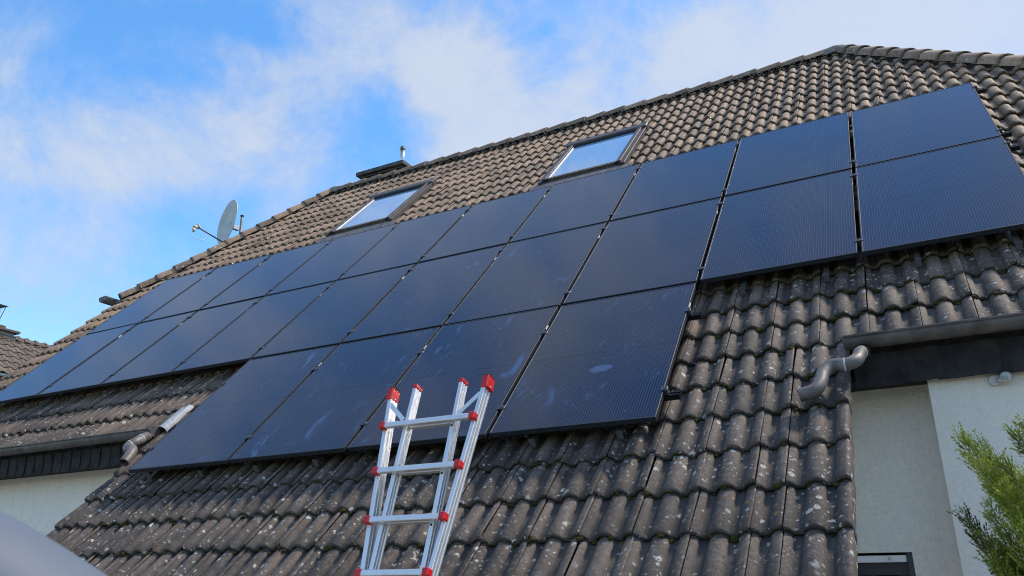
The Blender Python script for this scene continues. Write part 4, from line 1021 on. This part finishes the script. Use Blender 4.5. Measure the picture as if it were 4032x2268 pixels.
# ------------------------------------------------------------------ neighbour's house behind the left verge
NX, NZ = -14.8, 8.82; N_EAVE = 1.47
nb = thing('house', 'neighbouring house with brown tiled roof beyond the left verge', 'house', (-17, 6.5, GROUND))
b = MB(); y0, y1 = -1.0, 13.0
b.add([(NX, y0, NZ), (NX, y1, NZ), (NX + N_EAVE, y1, NZ - N_EAVE), (NX + N_EAVE, y0, NZ - N_EAVE), (NX - 5, y0, NZ - 5), (NX - 5, y1, NZ - 5)], [(3, 2, 1, 0), (0, 1, 5, 4)])
nroof = b.obj('roof', M_DECK, nb)
b = MB(); b.box((NX - 4.6, y0 + .3, GROUND), (NX + N_EAVE - .45, y1 - .3, NZ - N_EAVE - .02)); b.obj('wall', M_NWALL, nb)
b = MB(); n = 3
for yy in (y0 + .31, y1 - .31):
    b.add([(NX - 4.5, yy, NZ - N_EAVE - .03), (NX + N_EAVE - .5, yy, NZ - N_EAVE - .03), (NX, yy, NZ - .1)], [(0, 1, 2)])
b.obj('gable', M_NWALL, nb)
gS = tile_geom(single=True); S_ME = mesh_from('roof_tile', gS[0], gS[1], M_TILE_N, gS[2], gS[3])
# local x -> -y... slope faces +x: tile x axis along +y, tile y up-slope towards -x and up
c45 = math.cos(P)
RN = Matrix(((0, -c45, c45), (1, 0, 0), (0, c45, c45))).to_4x4()
for r in range(7):
    for k in range(22):
        s_len = 0.02 + r * 0.315
        yy = 3.6 + k * .297
        p = Vector((NX + N_EAVE - s_len * c45, yy, NZ - N_EAVE + s_len * c45)) + Vector((c45, 0, c45)) * .015
        if p.x < NX + .05: continue
        put('roof_tile', S_ME, nroof, Matrix.Translation(p) @ RN @ jitter())
cgn = mesh_from('ridge_tile', cg[0], cg[1], M_TILE_N, cg[2], cg[3])
for k in range(19):
    put('ridge_tile', cgn, nroof, Matrix.Translation((NX + .02, 3.6 + k * .36, NZ + .03)) @ Matrix.Rotation(-.04, 4, 'X'))
b = MB(); b.sweep([(p[0], p[1]) for p in gutter_prof(0, 0)], y0, y1, 2); b.v = [(NX + N_EAVE + .13 - p[1], p[0], NZ - N_EAVE - .02 + p[2]) for p in b.v]
b.obj('gutter', M_NZINC, nb)
b = MB(); b.box((NX - .55, 4.9, 7.9), (NX + .12, 6.12, 8.99)); nch = b.obj('chimney', M_NCHIM, nb)
b = MB(); b.box((NX - .66, 4.75, 8.992), (NX + .24, 6.25, 9.07), None, .01); b.obj('slab', M_NBRN, nch)
b = MB(); b.box((NX - .45, 5.0, 9.072), (NX + .05, 5.88, 9.20), None, .02); b.obj('flue_base', M_NBRN, nch)
b = MB(); b.tube([(NX - .2, 5.66, 9.2), (NX - .2, 5.66, 9.70)], .075, 14); b.obj('flue', M_STEEL, nch)
b = MB(); b.add([(NX - .55, 5.0, 9.80), (NX + .15, 5.0, 9.80), (NX + .15, 5.78, 9.80), (NX - .55, 5.78, 9.80), (NX - .2, 5.4, 9.90)], [(3, 2, 1, 0), (0, 1, 4), (1, 2, 4), (2, 3, 4), (3, 0, 4)])
for (xx, yy) in ((-.5, 5.05), (.1, 5.05), (-.5, 5.73), (.1, 5.73)): b.tube([(NX + xx * .6 - .1, yy * .7 + 1.62, 9.2), (NX + xx, yy, 9.81)], .012, 6)
b.obj('rain_cowl', M_ANTH, nch)
